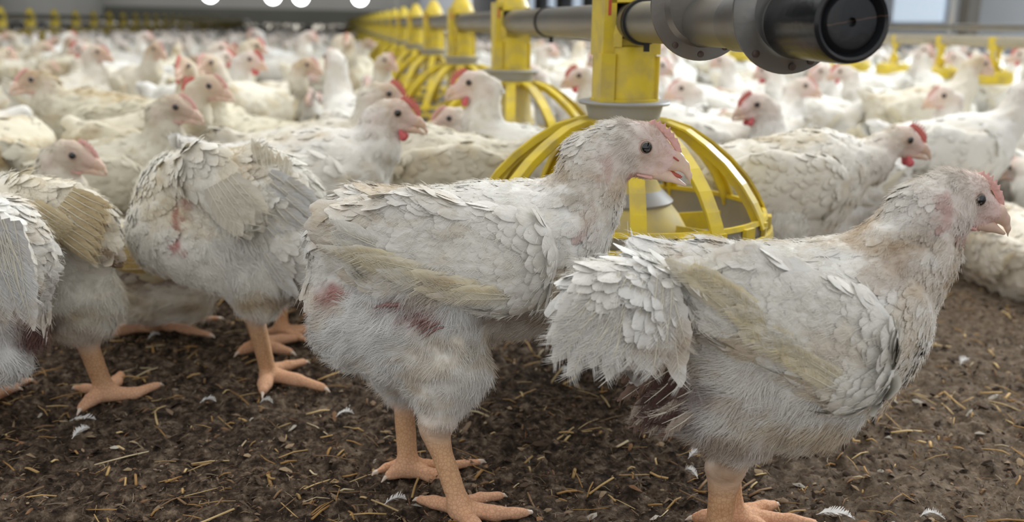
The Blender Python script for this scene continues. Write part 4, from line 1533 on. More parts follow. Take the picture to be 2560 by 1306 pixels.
def build_line():
    fd = feeder('feeder_pan')
    ang = math.atan2(-LD[0], LD[1])
    ords = 'fifth sixth seventh eighth ninth tenth eleventh twelfth'.split()
    names = ['nearest yellow feeder pan with grey collar hanging behind the open-beaked chicken',
             'second yellow feeder pan along the tube, white chicken head beside its ribs',
             'third yellow feeder pan along the tube, its cone peak above the tube',
             'fourth yellow feeder pan along the tube, left of a hanging cord']
    simple_ = None
    for i in range(34):
        p = P1 + LD * .75 * i
        if i == 0:
            o = fd
        elif i < 6:
            o = copy_tree(fd)
        elif i == 6:
            simple_ = o = feeder('feeder_pan', False)
        else:
            o = copy_tree(simple_)
        o.location = tuple(p)
        o.rotation_euler = (0, 0, ang)
        if 4 <= i < 12:
            set_props(o, '%s yellow feeder pan along the centre line, counted from the front' % ords[i - 4], 'feeder', 'feeder pans along the centre line')
        elif i < 4:
            set_props(o, names[i], 'feeder', 'feeder pans along the centre line')
        else:
            set_props(o, 'blurred yellow feeder pan further down the same centre line', 'feeder', 'feeder pans along the centre line')
    # tube
    z = np.array([0, 0, ZT])
    a, b = P1 - LD * .475 + z, P1 + LD * 29 + z
    mb = MB()
    mb.tube([a, P1 + z, P1 + LD * 6 + z, b], [.0215] * 4, 32)
    t = mb.build('feed_tube', STEEL, None, True)
    set_props(t, 'long galvanised feed tube carrying the yellow pans into the distance', 'tube')
    for q, r_ in ((-.060, .0245), (.42, .0235)):
        mb = MB()
        for k in (0, .006):
            c = P1 + LD * (q + k) + z
            mb.tube([c - LD * .0016, c + LD * .0016], [r_, r_], 32)
        mb.box(P1 + LD * q + z + np.array([0.004, 0, -.026]), (.003, .003, .005))
        mb.build('tube_clamp', DARK_WIRE, t)
    mb = MB()
    w0, w1 = P1 + LD * .02 + np.array([0, 0, .400]) + LN * .03, P1 + LD * 28 + np.array([0, 0, .400]) + LN * .03
    mb.tube([w0, w1], [.0013, .0013], 8)
    set_props(mb.build('steel_cable', WIRE, None), 'thin steel cable running just under the feed tube', 'cable')
    # end fitting
    root = empty('auger_end_fitting', tuple(P1 - LD * .468 + z))
    o0 = P1 - LD * .468 + z
    R = np.stack([LN, np.array([0, 0, 1.0]), np.cross(LN, [0, 0, 1.0])], 1)   # local z = towards the viewer (-LD)
    ax = R[:, 2]
    if ax @ LD > 0:
        R = np.stack([-LN, np.array([0, 0, 1.0]), -np.cross(LN, [0, 0, 1.0])], 1)

    def part(name, prof, m, n=56, smooth=True, up=0.0):
        mb = MB()
        mb.lathe(prof, n, (0, 0, up), R)
        return mb.build(name, m, root, smooth)
    drop = 0.0
    part('end_cap', [(.0240, -.052), (.0258, -.050), (.0262, -.010), (.0268, .020), (.0262, .0265), (.0240, .0285), (.0222, .0275), (.0210, .0240),
                     (.0200, .0225), (.0188, .0240), (.0170, .0262), (.0150, .0266), (.0030, .0262), (.0026, .0225), (.0001, .0225)], M_CAP)
    part('sleeve', [(.0216, -.150), (.0238, -.150), (.0238, -.062), (.0243, -.060), (.0243, -.055), (.0236, -.053), (.0236, -.040)], PLATE)
    part('flange', [(.0120, -.0560), (.0300, -.0565), (.0335, -.0600), (.0440, -.0615), (.0445, -.0630), (.0440, -.0645), (.0120, -.0645)], PLATE, up=.007)
    part('flange', [(.0080, -.2300), (.0330, -.2305), (.0370, -.2350), (.0485, -.2365), (.0490, -.2380), (.0485, -.2395), (.0080, -.2395)], PLATE, up=.0146)
    for (q, rr, up, angs) in ((-.0607, .039, .007, (-62, -84, -130, -25)), (-.2357, .043, .0146, (-58, -90, -125))):
        for a_ in angs:
            a_ = math.radians(a_)
            mb = MB()
            cc = R @ np.array([rr * math.cos(a_), rr * math.sin(a_) + up, q])
            mb.lathe([(.0028, 0), (.0028, .0010), (.0015, .0018), (.0001, .0018)], 12, cc, R)
            mb.build('rivet', RUST_D, root, True)
    mb = MB()
    pts = [R @ np.array(p) for p in [(-.030, .020, -.085), (-.018, .028, -.060), (-.004, .0300, -.035), (.000, .026, -.020)]]
    mb.sweep(pts, [(-.005, -.0012), (.005, -.0012), (.005, .0012), (-.005, .0012)], LN)
    mb.build('lever', RUST, root)
    mb = MB()
    cc = R @ np.array([-.018, .014, -.064])
    mb.tube([cc, cc + R @ np.array([-.006, .010, .003])], [.0055, .0055], 6)
    mb.build('bolt', RUST, root)
    set_props(root, 'black round end cap on a steel tube with two rusty flanges', 'pipe fitting')
    # hanging cords
    for i, (q, lab) in enumerate(((1.55, 'pale suspension cord holding the feed tube between second and third tower'), (4.5, 'pale suspension cord holding the feed tube far down the line'),
                                  (8.0, 'thin suspension cord at the far part of the feed tube'))):
        mb = MB()
        c = P1 + LD * q + z
        mb.tube([c + np.array([0, 0, .02]), c + np.array([.012, 0, .075]), c + np.array([0, 0, 1.9])], [.0022, .0022, .0022], 6)
        mb.lathe([(.0235, -.004), (.0235, .004), (.0215, .004), (.0215, -.004), (.0235, -.004)], 24, c, R)
        set_props(mb.build('suspension_cord', CORD, None), lab, 'cord')


CORD = simple('cord', (0.45, 0.43, 0.38), 0.8)
# end-cap rubber with an old crack across it
M_CAP, _nt, _b = mat('cracked_black_cap')
_b.inputs['Roughness'].default_value = .24
_b.inputs['Specular IOR Level'].default_value = .45
_tc = _nt.nodes.new('ShaderNodeTexCoord')
_sp = _nt.nodes.new('ShaderNodeSeparateXYZ')
_nz = _nt.nodes.new('ShaderNodeTexNoise')
_nz.inputs['Scale'].default_value = 120
_nt.links.new(_tc.outputs['Object'], _sp.inputs[0])
_nt.links.new(_tc.outputs['Object'], _nz.inputs['Vector'])


def _math(op, a, b=None):
    n = _nt.nodes.new('ShaderNodeMath')
    n.operation = op
    for i, q in enumerate((a, b)):
        if q is None: continue
        if isinstance(q, (int, float)): n.inputs[i].default_value = q
        else: _nt.links.new(q, n.inputs[i])
    return n.outputs[0]


_line = _math('SUBTRACT', _sp.outputs['Z'], _math('MULTIPLY', _sp.outputs['X'], .17))
_line = _math('ADD', _line, _math('MULTIPLY', _math('SUBTRACT', _nz.outputs['Fac'], .5), .0022))
_cr = _math('LESS_THAN', _math('ABSOLUTE', _line), .00035)
_cr = _math('MULTIPLY', _cr, _math('GREATER_THAN', _sp.outputs['X'], -.012))
_mx = _nt.nodes.new('ShaderNodeMixRGB')
_nt.links.new(_cr, _mx.inputs[0])
_mx.inputs[1].default_value = (.016, .017, .019, 1)
_mx.inputs[2].default_value = (.10, .06, .04, 1)
_nt.links.new(_mx.outputs[0], _b.inputs['Base Color'])
_n2 = _nt.nodes.new('ShaderNodeTexNoise')
_n2.inputs['Scale'].default_value = 160
_nt.links.new(_tc.outputs['Object'], _n2.inputs['Vector'])
_bp = _nt.nodes.new('ShaderNodeBump')
_bp.inputs['Strength'].default_value = .35
_bp.inputs['Distance'].default_value = .0006
_nt.links.new(_n2.outputs['Fac'], _bp.inputs['Height'])
_nt.links.new(_bp.outputs[0], _b.inputs['Normal'])


def build_far_lines():
    """second feeder line on the left, drinker line on the right"""
    z = np.array([0, 0, ZT])
    o0 = np.array([-2.6, 0, 0])
    src = feeder('feeder_pan', False)
    # line of pans at the far left
    k0 = 8
    for i in range(30):
        p = o0 + LD * (6.3 + .75 * i)
        o = src if i == 0 else copy_tree(src)
        o.location = tuple(p)
        o.rotation_euler = (0, 0, math.atan2(-LD[0], LD[1]))
        n6 = ['nearest', 'second nearest', 'third nearest', 'fourth nearest', 'fifth nearest', 'sixth nearest', 'seventh nearest', 'eighth nearest']
        set_props(o, ('%s pan of the yellow feeder row at the upper left' % n6[i]) if i < 8 else 'blurred yellow feeder pan far along the row behind the flock', 'feeder', 'feeder pans of the far left line')
    mb = MB()
    mb.tube([o0 + LD * 6 + z, o0 + LD * 30 + z], [.0215, .0215], 16)
    set_props(mb.build('feed_tube', STEEL, None, True), 'feed tube above the far left row of yellow pans', 'tube')
    # right drinker line
    q0 = np.array([2.05, 0, 0])
    mb = MB()
    mb.tube([q0 + LD * 1.2 + np.array([0, 0, .435]), q0 + LD * 12 + np.array([0, 0, .435])], [.011, .011], 12)
    set_props(mb.build('support_pipe', STEEL, None, True), 'thin upper pipe of the drinker line at the right', 'pipe')
    mb = MB()
    mb.tube([q0 + LD * 1.2 + np.array([0, 0, .392]), q0 + LD * 12 + np.array([0, 0, .392])], [.0175, .0175], 16)
    set_props(mb.build('water_pipe', TANP, None, True), 'thicker tan pipe under the thin one at the right', 'pipe')
    root = empty('hanging_drinker')
    mb = MB()
    mb.box((0, 0, .385), (.022, .014, .020))
    mb.box((-.016, 0, .345), (.004, .006, .040))
    mb.box((.020, 0, .345), (.004, .006, .040))
    mb.build('bracket', Y_, root)
    mb = MB()
    mb.lathe([(.008, .340), (.014, .335), (.016, .310), (.010, .300)], 14)
    mb.build('valve', Y_, root, True)
    mb = MB()
    mb.lathe([(.050, .300), (.056, .303), (.062, .292), (.060, .268), (.052, .262), (.052, .270), (.050, .300)], 28)
    for i in range(4):
        a = math.pi / 2 * i
        mb.sweep([(.055 * math.cos(a), .055 * math.sin(a), .285), (.035 * math.cos(a), .035 * math.sin(a), .312), (.006 * math.cos(a), .006 * math.sin(a), .318)],
                 [(-.005, -.002), (.005, -.002), (.005, .002), (-.005, .002)], (-math.sin(a), math.cos(a), 0))
    mb.build('cup', Y_, root, False)
    for i in range(18):
        o = root if i == 0 else copy_tree(root)
        p = q0 + LD * (2.55 + .28 * i)
        o.location = tuple(p)
        o.rotation_euler = (0, 0, .3 * i)
        n6 = ['nearest', 'second nearest', 'third nearest', 'fourth nearest', 'fifth nearest', 'sixth nearest', 'seventh nearest', 'eighth nearest']
        set_props(o, ('%s yellow hanging drinker cup along the tan pipe' % n6[i]) if i < 8 else 'far blurred yellow drinker cup under the tan pipe', 'drinker', 'yellow drinkers at the right')
    for i, q in enumerate((2.7, 3.35, 5.2)):
        mb = MB()
        c = q0 + LD * q
        mb.tube([c + np.array([0, 0, .39]), c + np.array([0, 0, .60])], [.010, .008], 8)
        mb.tube([c + np.array([0, 0, .58]), c + np.array([0, 0, 2.2])], [.0015, .0015], 6)
        set_props(mb.build('pipe_hanger', GREY, None), ['grey hanger rod left of the others on the right pipes', 'grey hanger rod nearest the blue-lit curtain', 'far grey hanger rod on the right pipes'][i], 'hanger')


TANP = simple('tan_pipe', (0.45, 0.40, 0.30), 0.5, 0.2, var=.15)

# ------------------------------------------------------------------ floor, walls


def litter_material():
    m, nt, b = mat('manure_litter')
    b.inputs['Roughness'].default_value = .95
    b.inputs['Specular IOR Level'].default_value = .15
    tc = nt.nodes.new('ShaderNodeTexCoord')

    def noise(sc, det=6, rough=.6, vec=None):
        n = nt.nodes.new('ShaderNodeTexNoise')
        n.inputs['Scale'].default_value = sc
        n.inputs['Detail'].default_value = det
        n.inputs['Roughness'].default_value = rough
        nt.links.new(vec or tc.outputs['Object'], n.inputs['Vector'])
        return n.outputs['Fac']

    def ramp(fac, stops):
        r = nt.nodes.new('ShaderNodeValToRGB')
        e = r.color_ramp.elements
        while len(e) < len(stops): e.new(.5)
        for q, (p, c) in zip(e, stops):
            q.position, q.color = p, tuple(c) + (1,)
        nt.links.new(fac, r.inputs[0])
        return r.outputs[0]
    A = ramp(noise(75, 8, .72), [(.34, (.012, .008, .006)), (.46, (.055, .038, .026)), (.55, (.135, .097, .067)), (.68, (.32, .25, .18))])
    B = ramp(noise(110, 8, .7), [(.30, (.085, .060, .042)), (.5, (.20, .15, .105)), (.72, (.38, .30, .22))])
    # drier tan ground towards the right
    sx = nt.nodes.new('ShaderNodeSeparateXYZ')
    nt.links.new(tc.outputs['Object'], sx.inputs[0])
    mr = nt.nodes.new('ShaderNodeMapRange')
    mr.inputs[1].default_value, mr.inputs[2].default_value = .12, .42
    nt.links.new(sx.outputs['X'], mr.inputs[0])
    ad = nt.nodes.new('ShaderNodeMath')
    ad.operation = 'MULTIPLY_ADD'
    nt.links.new(noise(9, 4), ad.inputs[0])
    ad.inputs[1].default_value = 1.6
    ad.inputs[2].default_value = -.95
    ad2 = nt.nodes.new('ShaderNodeMath')
    ad2.operation = 'ADD'
    ad2.use_clamp = True
    nt.links.new(ad.outputs[0], ad2.inputs[0])
    nt.links.new(mr.outputs[0], ad2.inputs[1])
    ml = nt.nodes.new('ShaderNodeMath')
    ml.operation = 'MULTIPLY'
    nt.links.new(ad2.outputs[0], ml.inputs[0])
    ml.inputs[1].default_value = .9
    mx = nt.nodes.new('ShaderNodeMixRGB')
    nt.links.new(ml.outputs[0], mx.inputs[0])
    nt.links.new(A, mx.inputs[1])
    nt.links.new(B, mx.inputs[2])
    nt.links.new(mx.outputs[0], b.inputs['Base Color'])
    bp = nt.nodes.new('ShaderNodeBump')
    bp.inputs['Strength'].default_value = 1.0
    bp.inputs['Distance'].default_value = .004
    nt.links.new(noise(180, 6, .7), bp.inputs['Height'])
    nt.links.new(bp.outputs[0], b.inputs['Normal'])
    return m


def floor_h(x, y):
    P = np.stack([x, y, np.zeros_like(x)], -1)
    h = (fbm(P * 14, 3) - .5) * .012 + (fbm(P * 60 + 9, 4) - .5) * .020 + np.maximum(vnoise(P * 150 + 40) - .55, 0) * .014
    near = np.clip((2.6 - y) / .8, 0, 1)
    return h * near - .004


def build_floor():
    def ax(lo, a, b_, hi, st, grow=1.25):
        g = list(np.arange(a, b_, st))
        d = st
        while g[-1] < hi:
            d *= grow
            g.append(g[-1] + d)
        d = st
        while g[0] > lo:
            d *= grow
            g.insert(0, g[0] - d)
        return np.array(g)
    X = ax(-30, -.85, .85, 16, .0042)
    Y = ax(-3, .42, 1.55, 70, .0042)
    gx, gy = np.meshgrid(X, Y, indexing='ij')
    gz = floor_h(gx, gy)
    V = np.stack([gx, gy, gz], -1).reshape(-1, 3)
    nx, ny = len(X), len(Y)
    i = np.arange(nx - 1)[:, None] * ny + np.arange(ny - 1)[None]
    Q = np.stack([i, i + ny, i + ny + 1, i + 1], -1).reshape(-1, 4)
    o = link('floor', mesh_data('floor', V, Q, litter_material()))
    o['kind'] = 'structure'
    # flakes of shavings and clods
    n = 30000
    y = .45 + 1.5 * rng.random(n) ** 1.3
    x = (rng.random(n) - .5) * 1.25 * (y + .25)
    z = floor_h(x, y)
    s = .0014 + .0060 * rng.random(n) ** 4
    a = rng.random(n) * 6.283
    tl = rng.normal(size=(n, 2)) * .35
    k = 6
    V = np.zeros((n, k + 1, 3))
    el = .14 + .45 * rng.random(n)
    for j in range(k):
        th = a + 6.283 * j / k
        r = s * (.7 + .6 * rng.random(n))
        lx, ly = r * np.cos(6.283 * j / k), r * np.sin(6.283 * j / k) * el
        wx, wy = lx * np.cos(a) - ly * np.sin(a), lx * np.sin(a) + ly * np.cos(a)
        V[:, j, 0], V[:, j, 1], V[:, j, 2] = x + wx, y + wy, z + .0008 + wx * tl[:, 0] + wy * tl[:, 1]
    V[:, k, 0], V[:, k, 1], V[:, k, 2] = x, y, z + .0006 + s * .5
    base = np.arange(n)[:, None, None] * (k + 1)
    Fc = np.array([[j, (j + 1) % k, k] for j in range(k)])[None] + base
    pal = np.array([(.035, .023, .016), (.08, .053, .036), (.14, .10, .068), (.23, .165, .11), (.34, .25, .155), (.27, .15, .08), (.42, .38, .32)])
    c = pal[rng.choice(7, n, p=[.30, .28, .20, .10, .05, .05, .02])] * (.8 + .4 * rng.random((n, 1)))
    me = mesh_data('bedding_flakes', V.reshape(-1, 3), Fc.reshape(-1, 3), attr_mat('bedding_flakes', .95), col=np.repeat(c, k + 1, 0), smooth=False)
    o = link('bedding_litter', me)
    set_props(o, 'brown crumbs, shavings and clods of trodden bedding on the floor', 'litter', kind='stuff')
    # straw and fibres
    straw('straw_litter', 2600, (.008, .034, .03), (.0006, .0013), .10,
          np.array([(.52, .34, .14), (.64, .47, .23), (.38, .22, .08), (.24, .15, .08), (.66, .54, .34)]), [.24, .14, .32, .24, .06],
          'scattered golden straw stalks lying over the brown bedding')
    straw('chaff_litter', 9000, (.004, .014, .0), (.00025, .0004), .35,
          np.array([(.16, .11, .07), (.30, .21, .12), (.07, .05, .035), (.38, .30, .20), (.26, .13, .06)]), [.34, .2, .26, .08, .12],
          'fine brown fibres and chaff mixed into the bedding')


def straw(name, n, ln, wds, bd, pal, pr, label):
    y = .47 + 1.4 * rng.random(n) ** 1.2
    x = (rng.random(n) - .5) * 1.2 * (y + .25)
    z = floor_h(x, y) + .0028
    L = ln[0] + ln[1] * rng.random(n) ** 2.2 + (rng.random(n) < .03) * ln[2]
    a = rng.random(n) * 6.283
    wd = wds[0] + wds[1] * rng.random(n) ** 2
    bend = rng.normal(size=n) * bd
    V = np.zeros((n, 3, 4, 3))
    for j, t in enumerate((-1, 0, 1)):
        aa = a + bend * (t > 0)
        px = x + np.cos(a) * L * .5 * min(t, 0) + np.cos(aa) * L * .5 * max(t, 0)
        py = y + np.sin(a) * L * .5 * min(t, 0) + np.sin(aa) * L * .5 * max(t, 0)
        pz = z + t * rng.normal(size=n) * .0015 + .0012 * (t == 0)
        pz = np.maximum(pz, z - .002)
        for m_, (sx, sz) in enumerate(((-1, 0), (0, 1), (1, 0), (0, -1))):
            V[:, j, m_, 0] = px - np.sin(a) * wd * sx
            V[:, j, m_, 1] = py + np.cos(a) * wd * sx
            V[:, j, m_, 2] = pz + wd * .6 * sz
    Fi = []
    for j in (0, 1):
        for m_ in range(4):
            m2 = (m_ + 1) % 4
            Fi.append([j * 4 + m_, j * 4 + m2, j * 4 + 4 + m2, j * 4 + 4 + m_])
    Fi += [[3, 2, 1, 0], [8, 9, 10, 11]]
    Q = (np.arange(n)[:, None, None] * 12 + np.array(Fi)[None]).reshape(-1, 4)
    c = pal[rng.choice(5, n, p=pr)] * (.8 + .35 * rng.random((n, 1)))
    o = link(name, mesh_data(name, V.reshape(-1, 3), Q, attr_mat(name, .7), col=np.repeat(c, 12, 0), smooth=False))
    set_props(o, label, 'straw', kind='stuff')


def ground_feathers():
    mm = attr_mat('loose_feather', .85)
    L = [((960, 1265), 58, 20, 'small white down feather at the bottom between the two front birds legs'),
         ((2040, 1290), 90, -10, 'large white feather at the bottom right of the closest leg'),
         ((1720, 1150), 60, 40, 'soft white feather lying directly left of the closest leg'),
         ((1745, 1200), 50, 120, 'grey-white down tuft touching the closest leg'),
         ((180, 1100), 60, 70, 'curled pale feather at lower left of the litter'),
         ((175, 1055), 60, -20, 'thin curved feather under the left walker foot'),
         ((500, 1010), 40, 10, 'wispy feather between the left walking feet'),
         ((650, 1010), 34, 0, 'short white feather below the orange foot of the tail-raising bird'),
         ((840, 1045), 44, 30, 'pale down wisp left of the open-beaked bird far foot'),
         ((370, 850), 34, 60, 'small grey feather beside the left walker shank'),
         ((2400, 915), 46, 50, 'small white feather on tan ground under the closest breast'),
         ((2480, 715), 50, 20, 'pale feather near the right border behind the closest neck'),
         ((1410, 940), 46, 80, 'grey-white feather scrap under the tail of the closest bird'),
         ((2300, 1295), 50, 10, 'torn white feather at the bottom near the right corner')]
    for (uv, lp, deg, lab) in L:
        g = G(*uv, .004)
        px = PX(uv[0], uv[1], g[1])
        n = 60
        a = math.radians(deg)
        Lg = lp * px
        D_ = np.array([math.cos(a), math.sin(a), 0.05])
        S = np.array([-math.sin(a), math.cos(a), 0])
        t = np.linspace(0, 1, 9)
        bend = .25 * rng.normal()
        mb = MB()
        pts = [np.array([0, 0, .001]) + D_ * Lg * q + S * Lg * bend * q * q + np.array([0, 0, .004 * math.sin(3 * q)]) for q in t]
        mb.tube(pts, [.0004] * 9, 5)
        for sg in (-1, 1):
            for k in range(26):
                q = .1 + .88 * k / 26
                i0 = min(int(q * 8), 7)
                p = pts[i0] + (pts[i0 + 1] - pts[i0]) * (q * 8 - i0)
                ln = Lg * .26 * math.sin(math.pi * min(1, q * .9 + .12)) * (.75 + .5 * rng.random())
                d = unit(D_ * .7 + S * sg)
                e = p + d * ln + np.array([0, 0, .0035 * rng.random()])
                wv = D_ * .0011 * (Lg / .02)
                mb.add([p - wv * .6, p + wv * .6, e + wv * .3, e - wv * .1], [(0, 1, 2, 3)])
        o = mb.build('loose_feather', LOOSE, None)
        o.location = tuple(g)
        set_props(o, lab, 'feather', 'loose feathers on the litter')


LOOSE = simple('loose_feather', (0.74, 0.72, 0.69), 0.85, var=.1)


def build_walls():
    def wallbox(name, c, h, R, m):
        mb = MB()
        mb.box(c, h, R)
        o = mb.build(name, m, None)
        o['kind'] = 'structure'
        return o
    R = np.stack([LN, LD, [0, 0, 1]], 1)
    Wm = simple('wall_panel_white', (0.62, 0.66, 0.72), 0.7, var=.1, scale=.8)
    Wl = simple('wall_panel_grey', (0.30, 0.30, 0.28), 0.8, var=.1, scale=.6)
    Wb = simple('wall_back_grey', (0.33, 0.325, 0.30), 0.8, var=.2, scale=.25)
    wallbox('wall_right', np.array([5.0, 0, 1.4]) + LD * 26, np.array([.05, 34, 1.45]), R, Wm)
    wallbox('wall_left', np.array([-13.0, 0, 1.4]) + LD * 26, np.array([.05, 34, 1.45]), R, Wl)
    wallbox('wall_back', np.array([-4.0, 0, 1.9]) + LD * 58, np.array([9.2, .05, 1.95]), R, Wb)
    # wall posts and translucent curtain bays on the right
    for i in range(10):
        q = 3.0 + 2.4 * i
        mb = MB()
        mb.box(np.array([4.90, 0, 1.4]) + LD * q, np.array([.05, .06, 1.4]), R)
        o = mb.build('trim_%d' % (i + 1), POST, None)
        o['kind'] = 'structure'
        mb = MB()
        mb.box(np.array([4.93, 0, 1.35]) + LD * (q + .75), np.array([.012, .35, .85]), R)
        o = mb.build('window_%d' % (i + 1), CURT, None)
        o['kind'] = 'structure'
    wallbox('ceiling_shade', np.array([-4.0, 0, 3.35]) + LD * 23.5, np.array([9.6, 17.5, .05]), R, simple('ceiling_grey', (0.35, 0.35, 0.33), .8, var=.1, scale=.5))  # unseen partial ceiling, added and sized to dim the far flock
    # dark band along the foot of the back wall
    mb = MB()
    mb.box(np.array([-4.0, 0, .55]) + LD * 57.8, np.array([9.0, .06, .55]), R)
    mb.build('baseboard_back', simple('dark_band', (.10, .10, .085), .9, var=.2, scale=.5), None)['kind'] = 'structure'
    labs = ['round bright lamp leftmost on the far wall', 'round bright lamp second from left on the far wall', 'round bright lamp third on the far wall', 'round bright lamp above the start of the yellow line']
    for (u, v), lab in zip(((525, -14), (682, -10), (752, -8), (900, -6)), labs):
        p = W(u, v, 40)
        r = empty('barn_lamp', tuple(p))
        mb = MB()
        th = np.linspace(0, math.pi, 10)
        mb.lathe([(.30 * math.sin(t) + 1e-4, .30 * math.cos(t)) for t in th], 16)
        mb.build('bulb', LAMP, r, True)
        mb = MB()
        mb.lathe([(.05, .50), (.32, .30), (.34, .24), (.30, .25), (.04, .46)], 20)
        mb.tube([(0, 0, .28), (0, 0, 1.6)], [.012, .012], 6)
        mb.build('shade', GREY, r, True)
        set_props(r, lab, 'lamp')


POST = simple('post_brown', (0.25, 0.23, 0.20), .7, var=.1)
LAMP, _nt2, _b2 = mat('lamp_glow')
_b2.inputs['Emission Color'].default_value = (.95, .98, 1, 1)
_b2.inputs['Emission Strength'].default_value = 14
CURT, _nt3, _b3 = mat('daylit_curtain')
_b3.inputs['Base Color'].default_value = (.75, .83, .92, 1)
_b3.inputs['Emission Color'].default_value = (.70, .84, 1, 1)
_b3.inputs['Emission Strength'].default_value = .55

# ------------------------------------------------------------------ the crowd


LANDMARKS = [(90, 190, 'the brown-faced bird'), (425, 265, 'the right-looking cream bird'), (510, 220, 'the orange-combed bird'),
             (545, 125, 'the arched white neck'), (650, 90, 'the distant tall white bird'), (970, 280, 'the serrated-comb bird'),
             (760, 265, 'the long cream back'), (800, 180, 'the first yellow ribs'), (240, 140, 'the upright pinkish-faced bird'),
             (1268, 130, 'the second feeder tower'), (1138, 100, 'the third feeder tower'), (1067, 90, 'the fourth feeder tower'),
             (1190, 200, 'the clean red-combed bird'), (1560, 200, 'the nearest feeder tower'), (1460, 190, 'the scarlet-combed bird'),
             (1900, 260, 'the brownish-combed bird'), (1715, 220, 'the pink-faced bird under the flange'), (1960, 150, 'the steel flange'),
             (2110, 150, 'the black end cap'), (2360, 240, 'the rounded-breast bird'), (2250, 150, 'the leftmost drinkers'), (2440, 130, 'the yellow drinkers'),
             (20, 60, 'the left border'), (300, 60, 'the far yellow row'), (2540, 250, 'the right border')]


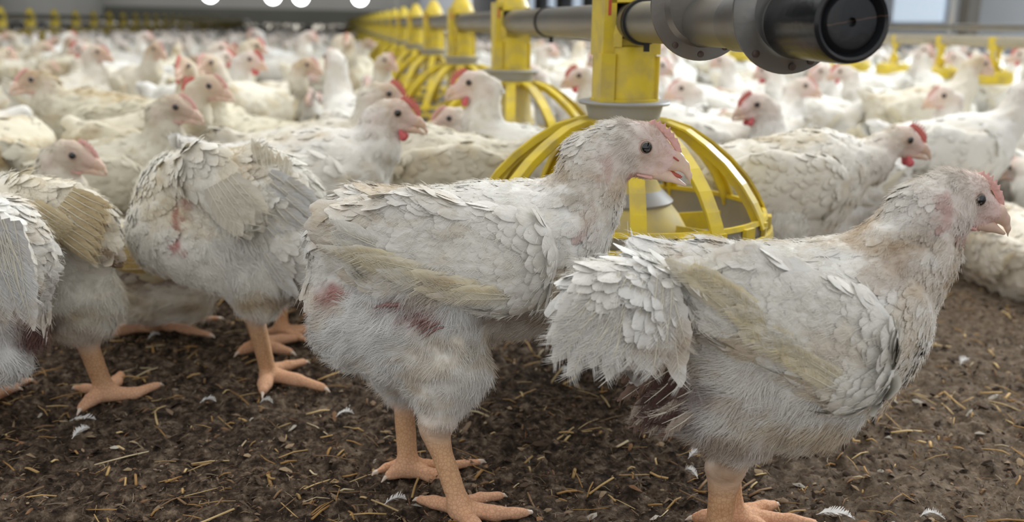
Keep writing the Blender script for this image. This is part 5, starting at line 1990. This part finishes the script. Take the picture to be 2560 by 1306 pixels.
def crowd(taken):
    tm = []
    specs = [
        dict(bz=.200, hz=.325, hx=.150, hpitch=0), dict(bz=.195, hz=.350, hx=.125), dict(bz=.105, hz=.225, hx=.120),
        dict(bz=.100, hz=.170, hx=.140), dict(bz=.190, hz=.290, hx=.160, hyaw=.9, heady=.02), dict(bz=.180, hz=.120, hx=.190, hpitch=-.7),
        dict(bz=.100, hz=.230, hx=.110, hyaw=-1.0, heady=-.02), dict(bz=.115, hz=.105, hx=.150, hpitch=-.5)]
    mats = [(M_CLEAN, (.99, .99, .98)), (M_CREAM, (.90, .865, .77)), (M_DIRTY, (.84, .79, .66))]
    for i, sp in enumerate(specs):
        for j, (m, t) in enumerate(mats):
            if (i + j) % 3 == 2 and i > 1:
                continue
            r = empty('broiler_chicken')
            gen_bird(r, mat_=m, tint=t, res=.0065, n_cards=170, big=(i * 3 + j) % 5 == 0, wings=True, **sp)
            tm.append((r, j, i))
    r2 = np.random.default_rng(5)
    occ = []
    for (x, y, lab, yw) in taken:
        for k in (-.06, .07):
            occ.append((x + k * math.cos(yw), y + k * math.sin(yw)))
    occ = np.array(occ)
    placed = []
    cand = []
    for _ in range(16000):
        y = 1.55 + 10.5 * r2.random()
        cand.append((y, (r2.random() - .5) * 2 * (.62 * y), r2.random() * 6.283))
    cand.sort()
    for y, x, yw in cand:
        rel = np.array([x, y, 0]) - P1
        across, along = rel @ LN, rel @ LD
        if -.26 < across < .22 and along > -.4:
            continue
        if y > 6 and abs(x + 2.6 + .182 * y) < .27:
            continue
        if x > 4.7 - .182 * y or x < -12.5 - .182 * y:
            continue
        if y < 1.8 and abs(x) < .62:   # nearest ground is held by the individually posed birds
            continue
        c2 = np.array([(x + k * math.cos(yw), y + k * math.sin(yw)) for k in (-.06, .07)])
        lim = .125 if y < 4.5 else .15
        dd = np.linalg.norm(occ[:, None] - c2[None], axis=-1)
        if dd.min() < lim:
            continue
        occ = np.vstack([occ, c2])
        placed.append((x, y, yw))
    n_ind = 250
    far = [(x, y) for x, y, _ in placed[n_ind:]]
    marks = [(u, v, n_) for (u, v, n_) in LANDMARKS]
    used = set()
    rows = []
    for (x, y, yw) in placed[:n_ind]:
        right = x > P1[0] - .182 * (y - P1[1])
        j = r2.choice(3, p=[.75, .2, .05] if right else [.28, .42, .30])
        want = r2.choice(8, p=[.09, .05, .16, .20, .10, .10, .10, .20])
        opts = sorted([q for q in tm if q[1] == j], key=lambda q: (q[2] != want, r2.random()))
        t = opts[0]
        if id(t[0]) not in used:
            used.add(id(t[0]))
            o = t[0]
        elif y > 3.6:   # too small and blurred to show eyes and wattles
            o = t[0].copy()
            COL.objects.link(o)
            for ch in t[0].children:
                if ch.name.split('.')[0] in ('body', 'comb', 'wing', 'upper_beak'):
                    c = ch.copy()
                    COL.objects.link(c)
                    c.parent = o
        else:
            o = copy_tree(t[0])
        s = .92 + .16 * r2.random()
        o.location = (x, y, 0)
        o.scale = (s, s, s)
        o.rotation_euler = (0, 0, yw)
        u, v = project(np.array([[x, y, .2]]))
        rows.append((o, float(u[0]), float(v[0]), y, yw, ['white', 'cream', 'yellowish'][t[1]],
                     ['standing', 'upright', 'sitting', 'resting', 'standing', 'feeding', 'sitting', 'huddled'][t[2]], right))
    # labels: look, pose, heading and the nearest thing one can find
    byl = {}
    for r in rows:
        o, u, v, y, yw, tone, pose, right = r
        h = int(round(yw / (math.pi / 2))) % 4
        hd = ['facing right', 'facing away', 'facing left', 'facing the viewer'][h]
        m = min(marks, key=lambda q: (q[0] - u) ** 2 + ((q[1] - v) * 2.5) ** 2)
        if y < 4.2:
            key = '%s chicken %s, %s, beside %s' % (tone, pose, hd, m[2])
        else:
            key = '%s blurred chicken %s, %s, far %s of the feeder line' % (tone, pose, hd, 'right' if right else 'left')
        byl.setdefault(key, []).append((y, o, y < 4.2))
    for key, l in byl.items():
        l.sort(key=lambda q: q[0])
        grp = key.split(',')[0].replace('chicken', 'chickens') + (' near' if l[0][2] else ' far off')
        for k, (y, o, near) in enumerate(l):
            lab = key
            if near and len(l) > 1:
                lab = key.replace(' chicken ', ' %s chicken ' % ['frontmost', 'second-row', 'third-row', 'fourth-row', 'hindmost'][min(k, 4)], 1)
            elif not near and len(l) > 1:
                lab = key
            set_props(o, lab, 'chicken', grp if len(l) > 1 else 'chickens of the crowded flock')
    for t in tm:
        if id(t[0]) not in used:
            for ch in list(t[0].children_recursive):
                bpy.data.objects.remove(ch)
            bpy.data.objects.remove(t[0])
    # the rest, too far to tell apart: one object
    b = Body()
    b.cap((-.05, 0, .16), (.05, 0, .17), .06, .07, 'back', .85, .02)
    b.cap((.08, 0, .20), (.12, 0, .27), .035, .022, 'neck', 1, .02)
    b.cap((.12, 0, .28), (.16, 0, .285), .022, .010, 'cheek', 1, .01)
    b.cap((.0, .03, .12), (0, .03, .01), .03, .012, 'shin', 1, .02)
    b.cap((.0, -.03, .12), (0, -.03, .01), .03, .012, 'shin', 1, .02)
    V, Q = b.mesh(.013)
    col = b.attrs(V)[0]
    Vs, Qs, Cs = [], [], []
    n = 0
    pts = list(far)
    for _ in range(1500):
        y = 12 + 42 * r2.random() ** 1.1
        x = (r2.random() - .5) * 1.3 * y
        if x < -12.7 - .182 * y or x > 4.7 - .182 * y:
            continue
        pts.append((x, y))
    for (x, y) in pts:
        a = r2.random() * 6.283
        c, s_ = math.cos(a), math.sin(a)
        P = V @ np.array([[c, s_, 0], [-s_, c, 0], [0, 0, 1]]) * (.95 + .15 * r2.random())
        if y > 14:
            P = P * np.array([1, 1, 1])
        Vs.append(P + np.array([x, y, 0]))
        Qs.append(Q + n)
        Cs.append(col * (.80 + .2 * r2.random()) * np.array([1, .985, .95]))
        n += len(V)
    me = mesh_data('distant_flock', np.concatenate(Vs), np.concatenate(Qs), M_CREAM, col=np.concatenate(Cs))
    o = link('distant_flock', me)
    set_props(o, 'countless pale chickens merging into a blurred band at the far end of the barn', 'flock', kind='stuff')


# ------------------------------------------------------------------ build
build_walls()
build_floor()
build_line()
build_far_lines()
hero_A()
hero_B()
hero_C()
hero_E()
hero_G()
taken = near_birds()
taken += [(W(640, 600, 1.06)[0], 1.06, '', 0), (W(200, 600, 1.01)[0], 1.01, '', 0), (W(400, 700, 1.24)[0], 1.24, '', 0)]
crowd(taken)
ground_feathers()
